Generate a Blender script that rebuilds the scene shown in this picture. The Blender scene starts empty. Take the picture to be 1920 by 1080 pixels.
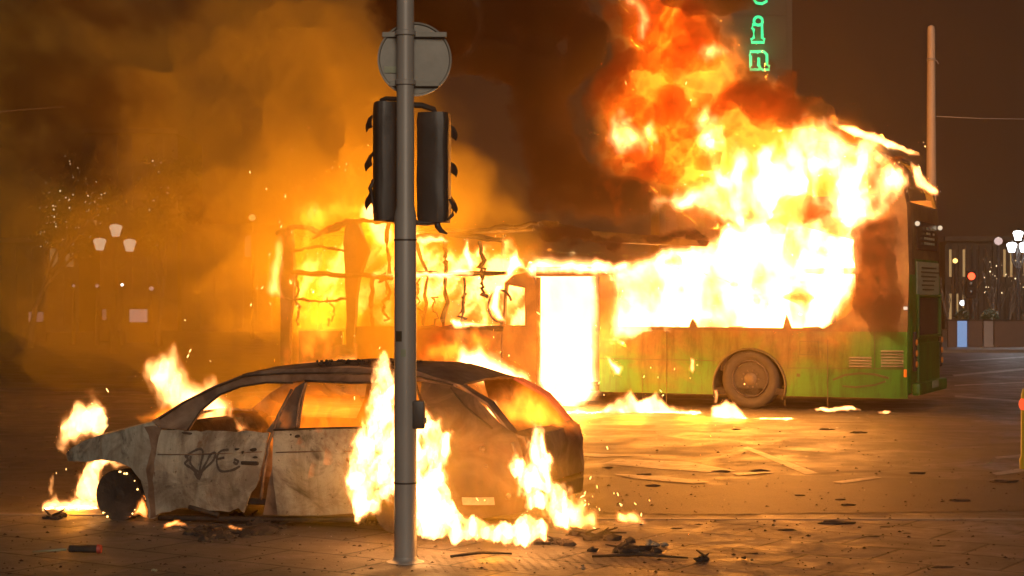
import bpy, bmesh, math, random
import numpy as np
from mathutils import Vector, Matrix, noise as mnoise
R = math.radians
random.seed(7)
S = bpy.context.scene
COL = S.collection

# ------------------------------------------------------------------ camera
F, HY, H = 3300.0, 557.0, 1.8            # focal length in photo pixels, horizon row, eye height
cam = bpy.data.objects.new('camera', bpy.data.cameras.new('camera'))
COL.objects.link(cam); S.camera = cam
cam.data.sensor_width = 36; cam.data.lens = 36 * F / 1920
cam.data.shift_y = (HY - 540) / 1920
cam.data.clip_end = 2000; cam.data.clip_start = .1
cam.location = (0, 0, H); cam.rotation_euler = (R(90), 0, 0)

# ------------------------------------------------------------------ world and sun (night sky, weak city light from behind the camera)
W = bpy.data.worlds.new('World'); S.world = W; W.use_nodes = True
nt = W.node_tree; nt.nodes.clear()
sky = nt.nodes.new('ShaderNodeTexSky'); sky.sky_type = 'NISHITA'; sky.sun_disc = False
sky.sun_elevation = R(-4); sky.sun_rotation = R(200)
b1 = nt.nodes.new('ShaderNodeBackground'); b1.inputs[1].default_value = .02
b2 = nt.nodes.new('ShaderNodeBackground'); b2.inputs[0].default_value = (.060, .030, .021, 1); b2.inputs[1].default_value = .3
ad = nt.nodes.new('ShaderNodeAddShader'); wo = nt.nodes.new('ShaderNodeOutputWorld')
nt.links.new(sky.outputs[0], b1.inputs[0]); nt.links.new(b1.outputs[0], ad.inputs[0])
nt.links.new(b2.outputs[0], ad.inputs[1]); nt.links.new(ad.outputs[0], wo.inputs[0])
sun = bpy.data.objects.new('city_light', bpy.data.lights.new('city_light', 'SUN')); COL.objects.link(sun)
sun.data.energy = 1.15; sun.data.angle = R(24); sun.data.color = (1, .82, .62)
sun.rotation_euler = (R(68), 0, R(8))

vs = S.view_settings; vs.view_transform = 'Standard'; vs.look = 'None'; vs.exposure = 0; vs.gamma = 1
cy = S.cycles
cy.transparent_max_bounces = 96; cy.volume_bounces = 1; cy.max_bounces = 5; cy.diffuse_bounces = 2; cy.glossy_bounces = 2
cy.sample_clamp_indirect = 2.5; cy.use_denoising = True; cy.caustics_reflective = False; cy.caustics_refractive = False

def P(px, py, d): return Vector(((px - 960) / F * d, d, H - (py - HY) / F * d))
def G(px, py, z=0.0):
    d = F * (H - z) / (py - HY); return P(px, py, d)

# ------------------------------------------------------------------ fire light: lamps standing inside the flames
def fire_lamp(px, py, d, e, r=.35, c=(1, .30, .014)):
    l = bpy.data.lights.new('fire_light', 'POINT'); l.energy = e; l.shadow_soft_size = r; l.color = c
    o = bpy.data.objects.new('fire_light', l); COL.objects.link(o); o.location = P(px, py, d); return o
LK = .85
for a in [
    (1480, 330, 29.0, 1300, .9), (1380, 540, 29.4, 700, .6), (1270, 560, 29.6, 500, .5), (1540, 500, 28.9, 300, .5),
    (1062, 640, 29.2, 500, .5), (1170, 240, 29.4, 450, .6), (1330, 110, 29.4, 350, .6),
    (1180, 740, 26.9, 170, .3), (1300, 755, 26.7, 110, .3), (1375, 760, 26.2, 60, .2), (1080, 735, 27.6, 260, .3),
    (700, 440, 33.2, 800, .5), (860, 520, 32.4, 500, .5), (600, 560, 33.4, 800, .5), (540, 500, 33.2, 200, .3), (880, 680, 29, 250, .4),
    (700, 860, 12.45, 12, .15), (812, 880, 12.3, 6, .15), (1015, 900, 12.7, 14, .15), (920, 1000, 12.2, 13, .1),
    (330, 700, 16.3, 70, .2), (150, 800, 15.0, 34, .15), (140, 945, 14.9, 26, .1), (1000, 775, 14.4, 14, .15),
    (640, 780, 14.3, 20, .2)]:
    fire_lamp(a[0], a[1], a[2], a[3] * LK, a[4])

# ------------------------------------------------------------------ helpers
def tag(o, label=None, cat=None, group=None, kind=None):
    if label: o['label'] = label
    if cat: o['category'] = cat
    if group: o['group'] = group
    if kind: o['kind'] = kind
    return o
def empty(name, loc=(0, 0, 0), rz=0):
    o = bpy.data.objects.new(name, None); COL.objects.link(o); o.location = loc; o.rotation_euler = (0, 0, rz); return o
def mesh_obj(name, verts, faces, mat, parent=None, smooth=False):
    me = bpy.data.meshes.new(name); me.from_pydata([tuple(v) for v in verts], [], faces); me.update()
    if smooth: me.polygons.foreach_set('use_smooth', [True] * len(me.polygons))
    o = bpy.data.objects.new(name, me); COL.objects.link(o); o.parent = parent
    if mat: me.materials.append(mat)
    return o
def bm_obj(name, bm, mat, parent=None, smooth=False, angle=None):
    bmesh.ops.recalc_face_normals(bm, faces=bm.faces)
    me = bpy.data.meshes.new(name); bm.to_mesh(me); bm.free()
    if smooth:
        me.polygons.foreach_set('use_smooth', [True] * len(me.polygons))
        if angle: me.set_sharp_from_angle(angle=R(angle))
    o = bpy.data.objects.new(name, me); COL.objects.link(o); o.parent = parent
    me.materials.append(mat); return o
def box(bm, c, s, rot=None, bev=0):
    r = bmesh.ops.create_cube(bm, size=1)
    M = Matrix.Translation(c) @ (rot.to_4x4() if rot else Matrix()) @ Matrix.Diagonal((*s, 1))
    bmesh.ops.transform(bm, matrix=M, verts=r['verts'])
    if bev:
        es = list({e for v in r['verts'] for e in v.link_edges})
        bmesh.ops.bevel(bm, geom=es, offset=bev, segments=2, profile=.6, affect='EDGES')
def tube(bm, pts, rad, n=8, caps=True):
    pts = [Vector(p) for p in pts]; rings = []
    for i, p in enumerate(pts):
        t = (pts[min(i + 1, len(pts) - 1)] - pts[max(i - 1, 0)]).normalized()
        u = t.cross(Vector((0, 0, 1)));  u = t.cross(Vector((0, 1, 0))) if u.length < .1 else u
        u.normalize(); w = t.cross(u)
        r = rad[i] if hasattr(rad, '__len__') else rad
        rings.append([bm.verts.new(p + u * math.cos(2 * math.pi * k / n) * r + w * math.sin(2 * math.pi * k / n) * r) for k in range(n)])
    for a, b in zip(rings, rings[1:]):
        for k in range(n): bm.faces.new((a[k], a[(k + 1) % n], b[(k + 1) % n], b[k]))
    if caps: bm.faces.new(rings[0]); bm.faces.new(rings[-1])
def lathe(bm, prof, n=32, M=Matrix(), cap=True):
    """prof: (radius, height) pairs round local Z"""
    rings = []
    for r, h in prof:
        rings.append([bm.verts.new(M @ Vector((r * math.cos(2 * math.pi * k / n), r * math.sin(2 * math.pi * k / n), h))) for k in range(n)])
    for a, b in zip(rings, rings[1:]):
        for k in range(n): bm.faces.new((a[k], a[(k + 1) % n], b[(k + 1) % n], b[k]))
    if cap and prof[0][0] > 1e-4: bm.faces.new(rings[0])
    if cap and prof[-1][0] > 1e-4: bm.faces.new(rings[-1])
def sheet(bm, poly, surf, thick, step=.12, out=(0, 1, 0)):
    """2-D outline (a,b) -> gridded face mapped through surf(a,b) -> solid of thickness"""
    t = bmesh.new(); t.faces.new([t.verts.new((a, b, 0)) for a, b in poly])
    A = [p[0] for p in poly]; B = [p[1] for p in poly]
    for lo, hi, n in ((min(A), max(A), (1, 0, 0)), (min(B), max(B), (0, 1, 0))):
        k = math.floor(lo / step) + 1
        while k * step < hi:
            co = Vector(n) * k * step
            bmesh.ops.bisect_plane(t, geom=list(t.verts) + list(t.edges) + list(t.faces), plane_co=co, plane_no=n, dist=1e-4); k += 1
    bmesh.ops.triangulate(t, faces=[f for f in t.faces if len(f.verts) > 4])
    for v in t.verts: v.co = surf(v.co.x, v.co.y)
    t.normal_update()
    if sum((f.normal.dot(Vector(out)) for f in t.faces)) < 0: bmesh.ops.reverse_faces(t, faces=t.faces); t.normal_update()
    bmesh.ops.solidify(t, geom=list(t.faces), thickness=thick)
    me = bpy.data.meshes.new('tmp'); t.to_mesh(me); t.free(); bm.from_mesh(me); bpy.data.meshes.remove(me)

# ------------------------------------------------------------------ materials
def mat(name):
    m = bpy.data.materials.new(name); m.use_nodes = True; n = m.node_tree.nodes
    return m, m.node_tree, n['Principled BSDF']
def ramp(t, fac, stops):
    r = t.nodes.new('ShaderNodeValToRGB'); e = r.color_ramp.elements
    while len(e) < len(stops): e.new(.5)
    for k, (p, c) in enumerate(stops): e[k].position = p; e[k].color = (*c, 1) if len(c) == 3 else c
    t.links.new(fac, r.inputs[0]); return r.outputs[0]
def noise(t, scale, detail=6, rough=.6, dist=0, vec=None, stretch=None):
    tc = t.nodes.new('ShaderNodeTexCoord'); v = tc.outputs['Object'] if vec is None else vec
    if stretch:
        mp = t.nodes.new('ShaderNodeMapping'); mp.inputs['Scale'].default_value = stretch; t.links.new(v, mp.inputs[0]); v = mp.outputs[0]
    n = t.nodes.new('ShaderNodeTexNoise'); n.inputs['Scale'].default_value = scale; n.inputs['Detail'].default_value = detail
    n.inputs['Roughness'].default_value = rough; n.inputs['Distortion'].default_value = dist
    t.links.new(v, n.inputs['Vector']); return n.outputs[0]
def bump(t, h, bs, strength=.4, dist=.01):
    b = t.nodes.new('ShaderNodeBump'); b.inputs['Strength'].default_value = strength; b.inputs['Distance'].default_value = dist
    t.links.new(h, b.inputs['Height']); t.links.new(b.outputs[0], bs.inputs['Normal'])
def mixc(t, fac, a, b):
    m = t.nodes.new('ShaderNodeMix'); m.data_type = 'RGBA'
    for k, x in ((0, fac), (6, a), (7, b)):
        if hasattr(x, 'is_linked'): t.links.new(x, m.inputs[k])
        else: m.inputs[k].default_value = x if k == 0 else (*x, 1)
    return m.outputs[2]
def surf_mat(name, stops, scale=3, rough=.6, metal=0, bs=.3, bd=.01, dist=0, bscale=None, detail=8, stretch=None, spec=None):
    m, t, b = mat(name)
    n = noise(t, scale, detail, .62, dist, stretch=stretch)
    t.links.new(ramp(t, n, stops), b.inputs['Base Color'])
    b.inputs['Roughness'].default_value = rough; b.inputs['Metallic'].default_value = metal
    if spec is not None: b.inputs['Specular IOR Level'].default_value = spec
    if bs: bump(t, noise(t, bscale or scale * 4, 6), b, bs, bd)
    return m
def emit_mat(name, c, s):
    m = bpy.data.materials.new(name); m.use_nodes = True; t = m.node_tree; t.nodes.clear()
    e = t.nodes.new('ShaderNodeEmission'); e.inputs[0].default_value = (*c, 1); e.inputs[1].default_value = s
    o = t.nodes.new('ShaderNodeOutputMaterial'); t.links.new(e.outputs[0], o.inputs[0]); return m

# fire and smoke fill closed bodies with an even volume: how bright or dark they look is how thick they are
def vol_mat(name, emit=None, k=0, scat=None, sd=0, ab=None, adens=0, masked=True, aniso=0.0):
    m = bpy.data.materials.new(name); m.use_nodes = True; t = m.node_tree; t.nodes.clear()
    o = t.nodes.new('ShaderNodeOutputMaterial'); outs = []
    if emit:
        e = t.nodes.new('ShaderNodeEmission'); e.inputs[0].default_value = (*emit, 1); e.inputs[1].default_value = k; outs.append(e)
    if scat:
        e = t.nodes.new('ShaderNodeVolumeScatter'); e.inputs['Color'].default_value = (*scat, 1); e.inputs['Density'].default_value = sd
        e.inputs['Anisotropy'].default_value = aniso; outs.append(e)
    if ab:
        e = t.nodes.new('ShaderNodeVolumeAbsorption'); e.inputs[0].default_value = (*ab, 1); e.inputs[1].default_value = adens; outs.append(e)
    cur = outs[0].outputs[0]
    for e in outs[1:]:
        a = t.nodes.new('ShaderNodeAddShader'); t.links.new(cur, a.inputs[0]); t.links.new(e.outputs[0], a.inputs[1]); cur = a.outputs[0]
    t.links.new(cur, o.inputs['Volume'])
    if masked:
        tr = t.nodes.new('ShaderNodeBsdfTransparent'); df = t.nodes.new('ShaderNodeBsdfDiffuse'); mx = t.nodes.new('ShaderNodeMixShader')
        mx.inputs[0].default_value = 0; t.links.new(tr.outputs[0], mx.inputs[1]); t.links.new(df.outputs[0], mx.inputs[2])
        t.links.new(mx.outputs[0], o.inputs['Surface'])
    m.cycles.emission_sampling = 'NONE'; m.cycles.homogeneous_volume = True
    return m

KF = 12.0
FIRE = vol_mat('fire', emit=(1, .22, .014), k=10)
CORE = vol_mat('fire_core', emit=(1, .58, .21), k=KF)
FIRE_RED = vol_mat('fire_red', emit=(1, .17, .012), k=10)
PAINTED_GLOW = vol_mat('painted_glow', emit=(1, .215, .008), k=.8)  # emission that paints in fire-lit smoke, interior fire glow and bloom
SMOKE_DARK = vol_mat('smoke_dark', scat=(.50, .40, .34), sd=.16, ab=(.28, .12, .07), adens=2.0)
SMOKE_HOT = vol_mat('smoke_hot', scat=(.6, .35, .2), sd=.25, ab=(.72, .42, .14), adens=1.8)
SMOKE_AMBER = vol_mat('smoke_amber', scat=(.98, .84, .16), sd=.15, ab=(.95, .80, .02), adens=.13, masked=False, aniso=.45)

asphalt = surf_mat('asphalt', [(0, (.036, .031, .027)), (.45, (.060, .051, .043)), (.7, (.09, .076, .064)), (1, (.14, .12, .10))], 1.6, .52, bs=.7, bd=.012, bscale=60, dist=.4)
def rough_var(m, sc=1.3, a=.42, b_=.72):
    t = m.node_tree; b = t.nodes['Principled BSDF']; mr = t.nodes.new('ShaderNodeMapRange'); mr.inputs[1].default_value = .35; mr.inputs[2].default_value = .62; mr.inputs[3].default_value = a; mr.inputs[4].default_value = b_
    t.links.new(noise(t, sc, 7, .65, .8), mr.inputs[0]); t.links.new(mr.outputs[0], b.inputs['Roughness'])
rough_var(asphalt)
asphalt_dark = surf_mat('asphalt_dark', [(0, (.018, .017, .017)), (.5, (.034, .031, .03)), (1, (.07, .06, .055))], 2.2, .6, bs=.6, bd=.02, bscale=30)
paint = surf_mat('road_paint', [(0, (.10, .09, .08)), (.42, (.16, .15, .13)), (.6, (.33, .31, .28)), (1, (.45, .43, .40))], 5, .55, bs=.3, dist=.6)
def paving_mat():
    m, t, b = mat('paving')
    tc = t.nodes.new('ShaderNodeTexCoord'); mp = t.nodes.new('ShaderNodeMapping'); mp.inputs['Rotation'].default_value = (0, 0, R(33))
    t.links.new(tc.outputs['Object'], mp.inputs[0])
    br = t.nodes.new('ShaderNodeTexBrick'); t.links.new(mp.outputs[0], br.inputs['Vector'])
    br.inputs['Scale'].default_value = 1; br.inputs['Brick Width'].default_value = .9; br.inputs['Row Height'].default_value = .6
    br.inputs['Mortar Size'].default_value = .016; br.inputs['Mortar Smooth'].default_value = .3
    br.inputs['Color1'].default_value = (.165, .14, .12, 1); br.inputs['Color2'].default_value = (.11, .095, .082, 1); br.inputs['Mortar'].default_value = (.03, .027, .025, 1)
    n = noise(t, 2.4, 9, .7, .5)
    d = ramp(t, n, [(0, (.30, .28, .26)), (.42, (.75, .72, .70)), (.62, (1, 1, 1)), (1, (1.25, 1.2, 1.15))])
    mm = t.nodes.new('ShaderNodeMix'); mm.data_type = 'RGBA'; mm.blend_type = 'MULTIPLY'; mm.inputs[0].default_value = 1
    t.links.new(br.outputs[0], mm.inputs[6]); t.links.new(d, mm.inputs[7]); t.links.new(mm.outputs[2], b.inputs['Base Color'])
    b.inputs['Roughness'].default_value = .58
    ma = t.nodes.new('ShaderNodeMath'); ma.operation = 'MULTIPLY_ADD'; ma.inputs[1].default_value = .8
    t.links.new(noise(t, 22, 6, .65), ma.inputs[0])
    inv = t.nodes.new('ShaderNodeMath'); inv.operation = 'MULTIPLY'; inv.inputs[1].default_value = -.7; t.links.new(br.outputs['Fac'], inv.inputs[0]); t.links.new(inv.outputs[0], ma.inputs[2])
    bump(t, ma.outputs[0], b, .6, .02); return m
paving = paving_mat(); rough_var(paving, 1.8, .45, .74)
kerbstone = surf_mat('kerbstone', [(0, (.08, .07, .065)), (.5, (.16, .145, .13)), (1, (.26, .24, .21))], 6, .6)
char = surf_mat('charred', [(0, (.008, .007, .007)), (.5, (.022, .018, .016)), (.75, (.07, .05, .04)), (1, (.14, .10, .08))], 5, .75, bs=.8, bd=.02)
grey_metal = surf_mat('grey_metal', [(0, (.24, .22, .21)), (.5, (.31, .29, .27)), (1, (.40, .37, .35))], 4, .45, metal=.1, bs=.08, stretch=(1, 1, .3))
sign_back = surf_mat('sign_back', [(0, (.16, .15, .13)), (.5, (.22, .21, .185)), (1, (.30, .28, .25))], 7, .5, metal=.2, bs=.1)
black_plastic = surf_mat('black_plastic', [(0, (.028, .023, .021)), (.5, (.045, .037, .033)), (1, (.085, .07, .062))], 5, .45, bs=.3, bd=.006)
def ash_mat():
    m, t, b = mat('ash_steel')
    base = ramp(t, noise(t, 2.6, 9, .7, 1.2), [(0, (.10, .075, .055)), (.40, (.20, .18, .15)), (.55, (.32, .32, .275)), (1, (.46, .46, .41))])
    soot = ramp(t, noise(t, 1.5, 10, .72, 1.8), [(.30, (1, 1, 1)), (.46, (0, 0, 0))])
    st = ramp(t, noise(t, 6, 7, .7, .3, stretch=(1, 1, .12)), [(.35, (.62, .58, .54)), (.55, (1, 1, 1))])
    sp = ramp(t, noise(t, 34, 5, .7), [(.30, (.22, .17, .13)), (.38, (1, 1, 1))])
    rs = ramp(t, noise(t, 3.3, 6, .7, 1.0, stretch=(1, 1, .7)), [(.60, (1, 1, 1)), (.72, (.62, .36, .22))])
    c = mixc(t, soot, base, (.045, .034, .028))
    for k in (st, sp, rs):
        q = t.nodes.new('ShaderNodeMix'); q.data_type = 'RGBA'; q.blend_type = 'MULTIPLY'; q.inputs[0].default_value = 1; t.links.new(c, q.inputs[6]); t.links.new(k, q.inputs[7]); c = q.outputs[2]
    t.links.new(c, b.inputs['Base Color']); b.inputs['Roughness'].default_value = .8
    bump(t, noise(t, 9, 10, .72, .6), b, .75, .014); return m
ash_steel = ash_mat()
tail_steel = surf_mat('tail_steel', [(0, (.012, .009, .008)), (.45, (.04, .026, .018)), (.6, (.10, .065, .04)), (1, (.22, .16, .10))], 3.2, .75, bs=.7, bd=.012, dist=1.2, bscale=12)
rust_steel = surf_mat('rust_steel', [(0, (.03, .02, .016)), (.4, (.09, .055, .04)), (.62, (.20, .14, .10)), (1, (.33, .28, .22))], 4, .72, bs=.5, bd=.008, dist=.8)
def bus_paint_mat():
    m, t, b = mat('bus_paint')
    g = ramp(t, noise(t, .9, 6, .6, .5), [(0, (.014, .06, .010)), (.42, (.02, .13, .014)), (1, (.035, .22, .022))])
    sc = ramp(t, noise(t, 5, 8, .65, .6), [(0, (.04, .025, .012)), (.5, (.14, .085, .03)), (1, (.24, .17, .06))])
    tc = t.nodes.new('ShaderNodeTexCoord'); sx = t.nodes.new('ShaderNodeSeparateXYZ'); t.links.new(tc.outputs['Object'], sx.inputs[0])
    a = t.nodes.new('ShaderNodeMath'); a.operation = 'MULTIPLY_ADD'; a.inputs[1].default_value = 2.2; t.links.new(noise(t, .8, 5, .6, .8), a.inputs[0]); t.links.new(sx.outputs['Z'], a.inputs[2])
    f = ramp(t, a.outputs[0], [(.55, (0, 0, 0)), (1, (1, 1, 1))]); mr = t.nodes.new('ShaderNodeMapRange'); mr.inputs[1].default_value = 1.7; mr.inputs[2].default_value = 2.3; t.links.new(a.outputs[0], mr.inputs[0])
    # paint turns orange-brown in patches along the window line, only ahead of the rear face
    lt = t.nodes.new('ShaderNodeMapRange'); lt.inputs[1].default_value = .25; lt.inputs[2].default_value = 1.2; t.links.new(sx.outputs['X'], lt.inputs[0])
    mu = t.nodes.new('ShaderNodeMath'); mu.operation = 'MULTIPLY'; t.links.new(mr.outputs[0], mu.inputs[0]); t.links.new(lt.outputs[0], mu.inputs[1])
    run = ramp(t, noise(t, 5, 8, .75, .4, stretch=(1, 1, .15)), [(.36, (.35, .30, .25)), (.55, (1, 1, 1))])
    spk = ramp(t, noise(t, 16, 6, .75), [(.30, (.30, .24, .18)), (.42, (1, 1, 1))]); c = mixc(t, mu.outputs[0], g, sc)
    for k in (run, spk):
        q = t.nodes.new('ShaderNodeMix'); q.data_type = 'RGBA'; q.blend_type = 'MULTIPLY'; q.inputs[0].default_value = .85; t.links.new(c, q.inputs[6]); t.links.new(k, q.inputs[7]); c = q.outputs[2]
    t.links.new(c, b.inputs['Base Color']); b.inputs['Roughness'].default_value = .42
    bump(t, noise(t, 9, 4), b, .1, .01); return m
bus_paint = bus_paint_mat()
bus_burnt = surf_mat('bus_burnt', [(0, (.02, .014, .010)), (.45, (.07, .04, .022)), (.65, (.13, .085, .04)), (1, (.20, .14, .07))], 1.8, .7, bs=.5, dist=.7)
tyre_rubber = surf_mat('tyre_rubber', [(0, (.03, .027, .025)), (1, (.075, .065, .055))], 8, .8, bs=.4)
wheel_steel = surf_mat('wheel_steel', [(0, (.05, .04, .035)), (.5, (.11, .09, .075)), (1, (.19, .16, .13))], 6, .5, metal=.3, bs=.2)
dark_glass = surf_mat('dark_glass', [(0, (.018, .014, .014)), (1, (.045, .035, .035))], 3, .22, bs=.05)
panel_pale = surf_mat('panel_pale', [(0, (.16, .18, .13)), (.5, (.26, .29, .20)), (1, (.38, .40, .30))], 5, .5, bs=.05, stretch=(.3, .3, 3))
decal_dark = surf_mat('decal_dark', [(0, (.035, .03, .02)), (1, (.07, .06, .035))], 5, .5, bs=0)
spray = surf_mat('spray_paint', [(0, (.04, .035, .034)), (1, (.085, .075, .07))], 12, .8, bs=0)
lamp_orange = surf_mat('lamp_orange', [(0, (.6, .16, .02)), (1, (.8, .3, .04))], 6, .3, bs=0)
trunk_mat = surf_mat('bark', [(0, (.05, .04, .03)), (1, (.16, .13, .10))], 6, .8, bs=.5)
leaf_mat = surf_mat('leaf', [(0, (.02, .035, .012)), (1, (.06, .09, .03))], 3, .6, bs=0)
stone = surf_mat('facade_stone', [(0, (.14, .11, .09)), (1, (.24, .19, .15))], .6, .8, bs=.2)
tower_mat = surf_mat('tower_concrete', [(0, (.08, .06, .05)), (1, (.12, .09, .075))], .25, .8, bs=.1)
hoard = surf_mat('hoarding_brown', [(0, (.06, .038, .034)), (1, (.11, .075, .065))], 2, .6, bs=.1)
pale_pole = surf_mat('pale_pole', [(0, (.36, .28, .22)), (1, (.46, .38, .30))], 3, .5, bs=.1)
LAMP = emit_mat('lamp_warm', (1, .78, .52), 1.7); LAMPW = emit_mat('lamp_white', (.95, .98, 1), 9)
WIN = emit_mat('lit_window', (1, .62, .25), .42); BLUE = emit_mat('blue_screen', (.22, .36, .62), .9)
SHOP = emit_mat('shop_light', (1, .72, .66), .75); FAIRY = emit_mat('fairy_bulb', (1, .80, .42), 2.2)
REDL = emit_mat('red_lamp', (1, .06, .02), 5); GREENN = emit_mat('green_neon', (.035, .80, .26), 2.0); EMBER = emit_mat('ember', (1, .55, .16), 6)
YEL = emit_mat('yellow_lamp', (1, .62, .16), 3)

# ------------------------------------------------------------------ ground
def flat(name, pts, z, m, **k):
    o = mesh_obj(name, [(p[0], p[1], z) for p in pts], [list(range(len(pts)))], m); tag(o, kind='structure'); return o
bm = bmesh.new(); xs = [-600, -60, -20, 0, 20, 60, 600]; ys = [-60, 0, 10, 20, 40, 90, 1200]
vv = [[bm.verts.new((x, y, 0)) for x in xs] for y in ys]
for i in range(6):
    for j in range(6): bm.faces.new((vv[i][j], vv[i][j + 1], vv[i + 1][j + 1], vv[i + 1][j]))
tag(bm_obj('road', bm, asphalt), kind='structure')
def gp(*pts): return [G(a, b) for a, b in pts]
kerb_y = G(1240, 976).y
flat('pavement', [(-30, -20), (30, -20), (30, kerb_y - .3), (0, kerb_y), (-30, kerb_y + 2.2)], .008, paving)
# kerbstone strip along the edge of the pavement
bm = bmesh.new()
pp = [(-30, kerb_y + 2.2), (0, kerb_y), (30, kerb_y - .3)]
for a, b in zip(pp, pp[1:]):
    n = 33
    for k in range(n):
        x0 = a[0] + (b[0] - a[0]) * k / n; x1 = a[0] + (b[0] - a[0]) * (k + .985) / n; y0 = a[1] + (b[1] - a[1]) * k / n; y1 = a[1] + (b[1] - a[1]) * (k + .985) / n
        h = .014 + random.uniform(-.002, .002); w = .14
        q = [bm.verts.new(v) for v in ((x0, y0, h), (x1, y1, h), (x1, y1 + w, h - .004), (x0, y0 + w, h - .004), (x0, y0 - .01, 0), (x1, y1 - .01, 0), (x1, y1 + w + .02, 0), (x0, y0 + w + .02, 0))]
        for f in ((0, 1, 2, 3), (4, 5, 1, 0), (3, 2, 6, 7), (0, 3, 7, 4), (1, 5, 6, 2)): bm.faces.new([q[i] for i in f])
tag(bm_obj('kerb', bm, kerbstone), kind='structure')
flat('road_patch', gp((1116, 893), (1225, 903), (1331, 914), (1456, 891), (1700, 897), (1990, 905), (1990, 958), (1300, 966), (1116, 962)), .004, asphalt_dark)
def marking(pts, z=.005): return flat('road_marking', gp(*pts), z, paint)
marking([(1129, 870), (1158, 861), (1293, 867), (1379, 883), (1350, 887), (1240, 880)])
marking([(1125, 858), (1190, 855), (1100, 850), (1040, 851)])
marking([(1392, 840), (1402, 838), (1535, 888), (1510, 890)])
marking([(1150, 890), (1240, 894), (1330, 905), (1300, 908), (1190, 899)], .009)
marking([(1385, 893), (1452, 887), (1432, 886), (1370, 888)], .009)
marking([(1560, 905), (1640, 895), (1655, 897), (1580, 908)], .009)
marking([(1860, 888), (1925, 876), (1925, 884), (1870, 892)]); marking([(1865, 858), (1925, 851), (1925, 856), (1870, 861)])
marking([(1785, 703), (1925, 690), (1925, 694), (1790, 706)]); marking([(1800, 676), (1925, 668), (1925, 671), (1800, 678)])
marking([(1790, 742), (1925, 752), (1925, 755), (1790, 745)]); marking([(1790, 722), (1925, 716), (1925, 718), (1790, 724)])
# tactile paving patch beside the pole
bm = bmesh.new()
a0 = G(795, 1045); ax = Vector((.985, .17, 0)); ay = Vector((-.17, .985, 0))
for i in range(26):
    for j in range(12):
        c = a0 + ax * (.066 * i) - ay * (.066 * j); 
        lathe(bm, [(.018, 0), (.013, .0025)], 8, Matrix.Translation((c.x, c.y, .0078)))
o = bm_obj('tactile_paving', bm, paving); tag(o, kind='structure')

# ------------------------------------------------------------------ the burning bus
def frame(px, d, rz):
    o = P(px, HY, d); o.z = 0; M = Matrix.Rotation(R(rz), 4, 'Z'); X = (M @ Vector((1, 0, 0))); Y = (M @ Vector((0, 1, 0)))
    def loc(px, py, y=0.0):
        dr = Vector(((px - 960) / F, 1, -(py - HY) / F)); q = o + Y * y; c = Vector((0, 0, H))
        t = (q - c).dot(Y) / dr.dot(Y); p = c + dr * t - o; return (p.dot(X), p.z)
    def wd(x, y, z): return o + X * x + Y * y + Vector((0, 0, z))
    return o, loc, wd
BO, BL, BW = frame(1705, 27.3, 156)
bus = empty('double_decker_bus', BO, R(156))
tag(bus, 'green double-decker bus on fire, its upper deck and front end burnt to a skeleton', 'bus')
BWID = 2.55
def bpoly(pts, y=0): return [BL(a, b, y) for a, b in pts]
def bplate(name, pts, m, y=0, th=.05, parent=bus, px=True, step=.5, wob=0):
    bm = bmesh.new(); q = bpoly(pts, y) if px else pts
    def sf(x, z): return Vector((x, y + (wob * (mnoise.noise(Vector((x * 2, z * 2, y)))) if wob else 0), z))
    sheet(bm, q, sf, th, step); return bm_obj(name, bm, m, parent)
wcx, wcz = BL(1405, 724)
R_ARCH = .60
arch = [(wcx + R_ARCH * math.cos(a), max(wcz, .1) + R_ARCH * math.sin(a)) for a in [R(t) for t in range(-20, 201, 11)]]
x_r, z_r = BL(1700, 762); z_sk = .22
xd0 = BL(1124, 700)[0]; zs = BL(1400, 620)[1]
lower = [(.03, z_sk), (arch[0][0] - 0, z_sk)] if False else []
panel = [(.03, z_sk), (.03, zs)] + [(xd0, zs), (xd0, z_sk)] + [(arch[0][0], z_sk)] + arch[1:-1] + [(arch[-1][0], z_sk)]
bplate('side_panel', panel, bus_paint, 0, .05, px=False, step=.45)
zt = BL(1140, 515)[1]
bplate('door_pillar', [(xd0, zs), (xd0, zt), (BL(1150, 515)[0], zt), (BL(1158, 540)[0], zt - .2), (BL(1158, 618)[0], zs)], bus_burnt, -.003, .05, px=False)
# upper rear quarter with the domed rear roof corner
prof = [(0, .3), (-.03, 1.2), (-.03, 2.2), (0, 3.2), (.07, 3.55), (.22, 3.86), (.48, 4.1), (.9, 4.24), (1.6, 4.3)]
xw = BL(1600, 560)[0]
bplate('rear_side_panel', [(.03, zs)] + [(x + .035, z) for x, z in prof[2:7]] + [(.62, 4.02), (.42, 3.84), (.34, 3.5), (.5, 3.42), (xw - .1, 3.4), (xw + .9, 3.38), (xw + .9, 2.95), (xw, 2.7), (xw - .05, 1.7), (xw + .1, zs + .25), (xw + .55, zs)], bus_burnt, -.002, .05, px=False)
bplate('window_frame', [(1158, 618), (1158, 612), (1600, 616), (1600, 622)], bus_burnt, .012, .03)
for a in (1300, 1476):
    bplate('window_pillar', [(a - 9, 618), (a - 6, 606), (a - 2, 598 if a < 1400 else 590), (a + 4, 606), (a + 9, 620)], bus_burnt, .004, .05)
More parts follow.
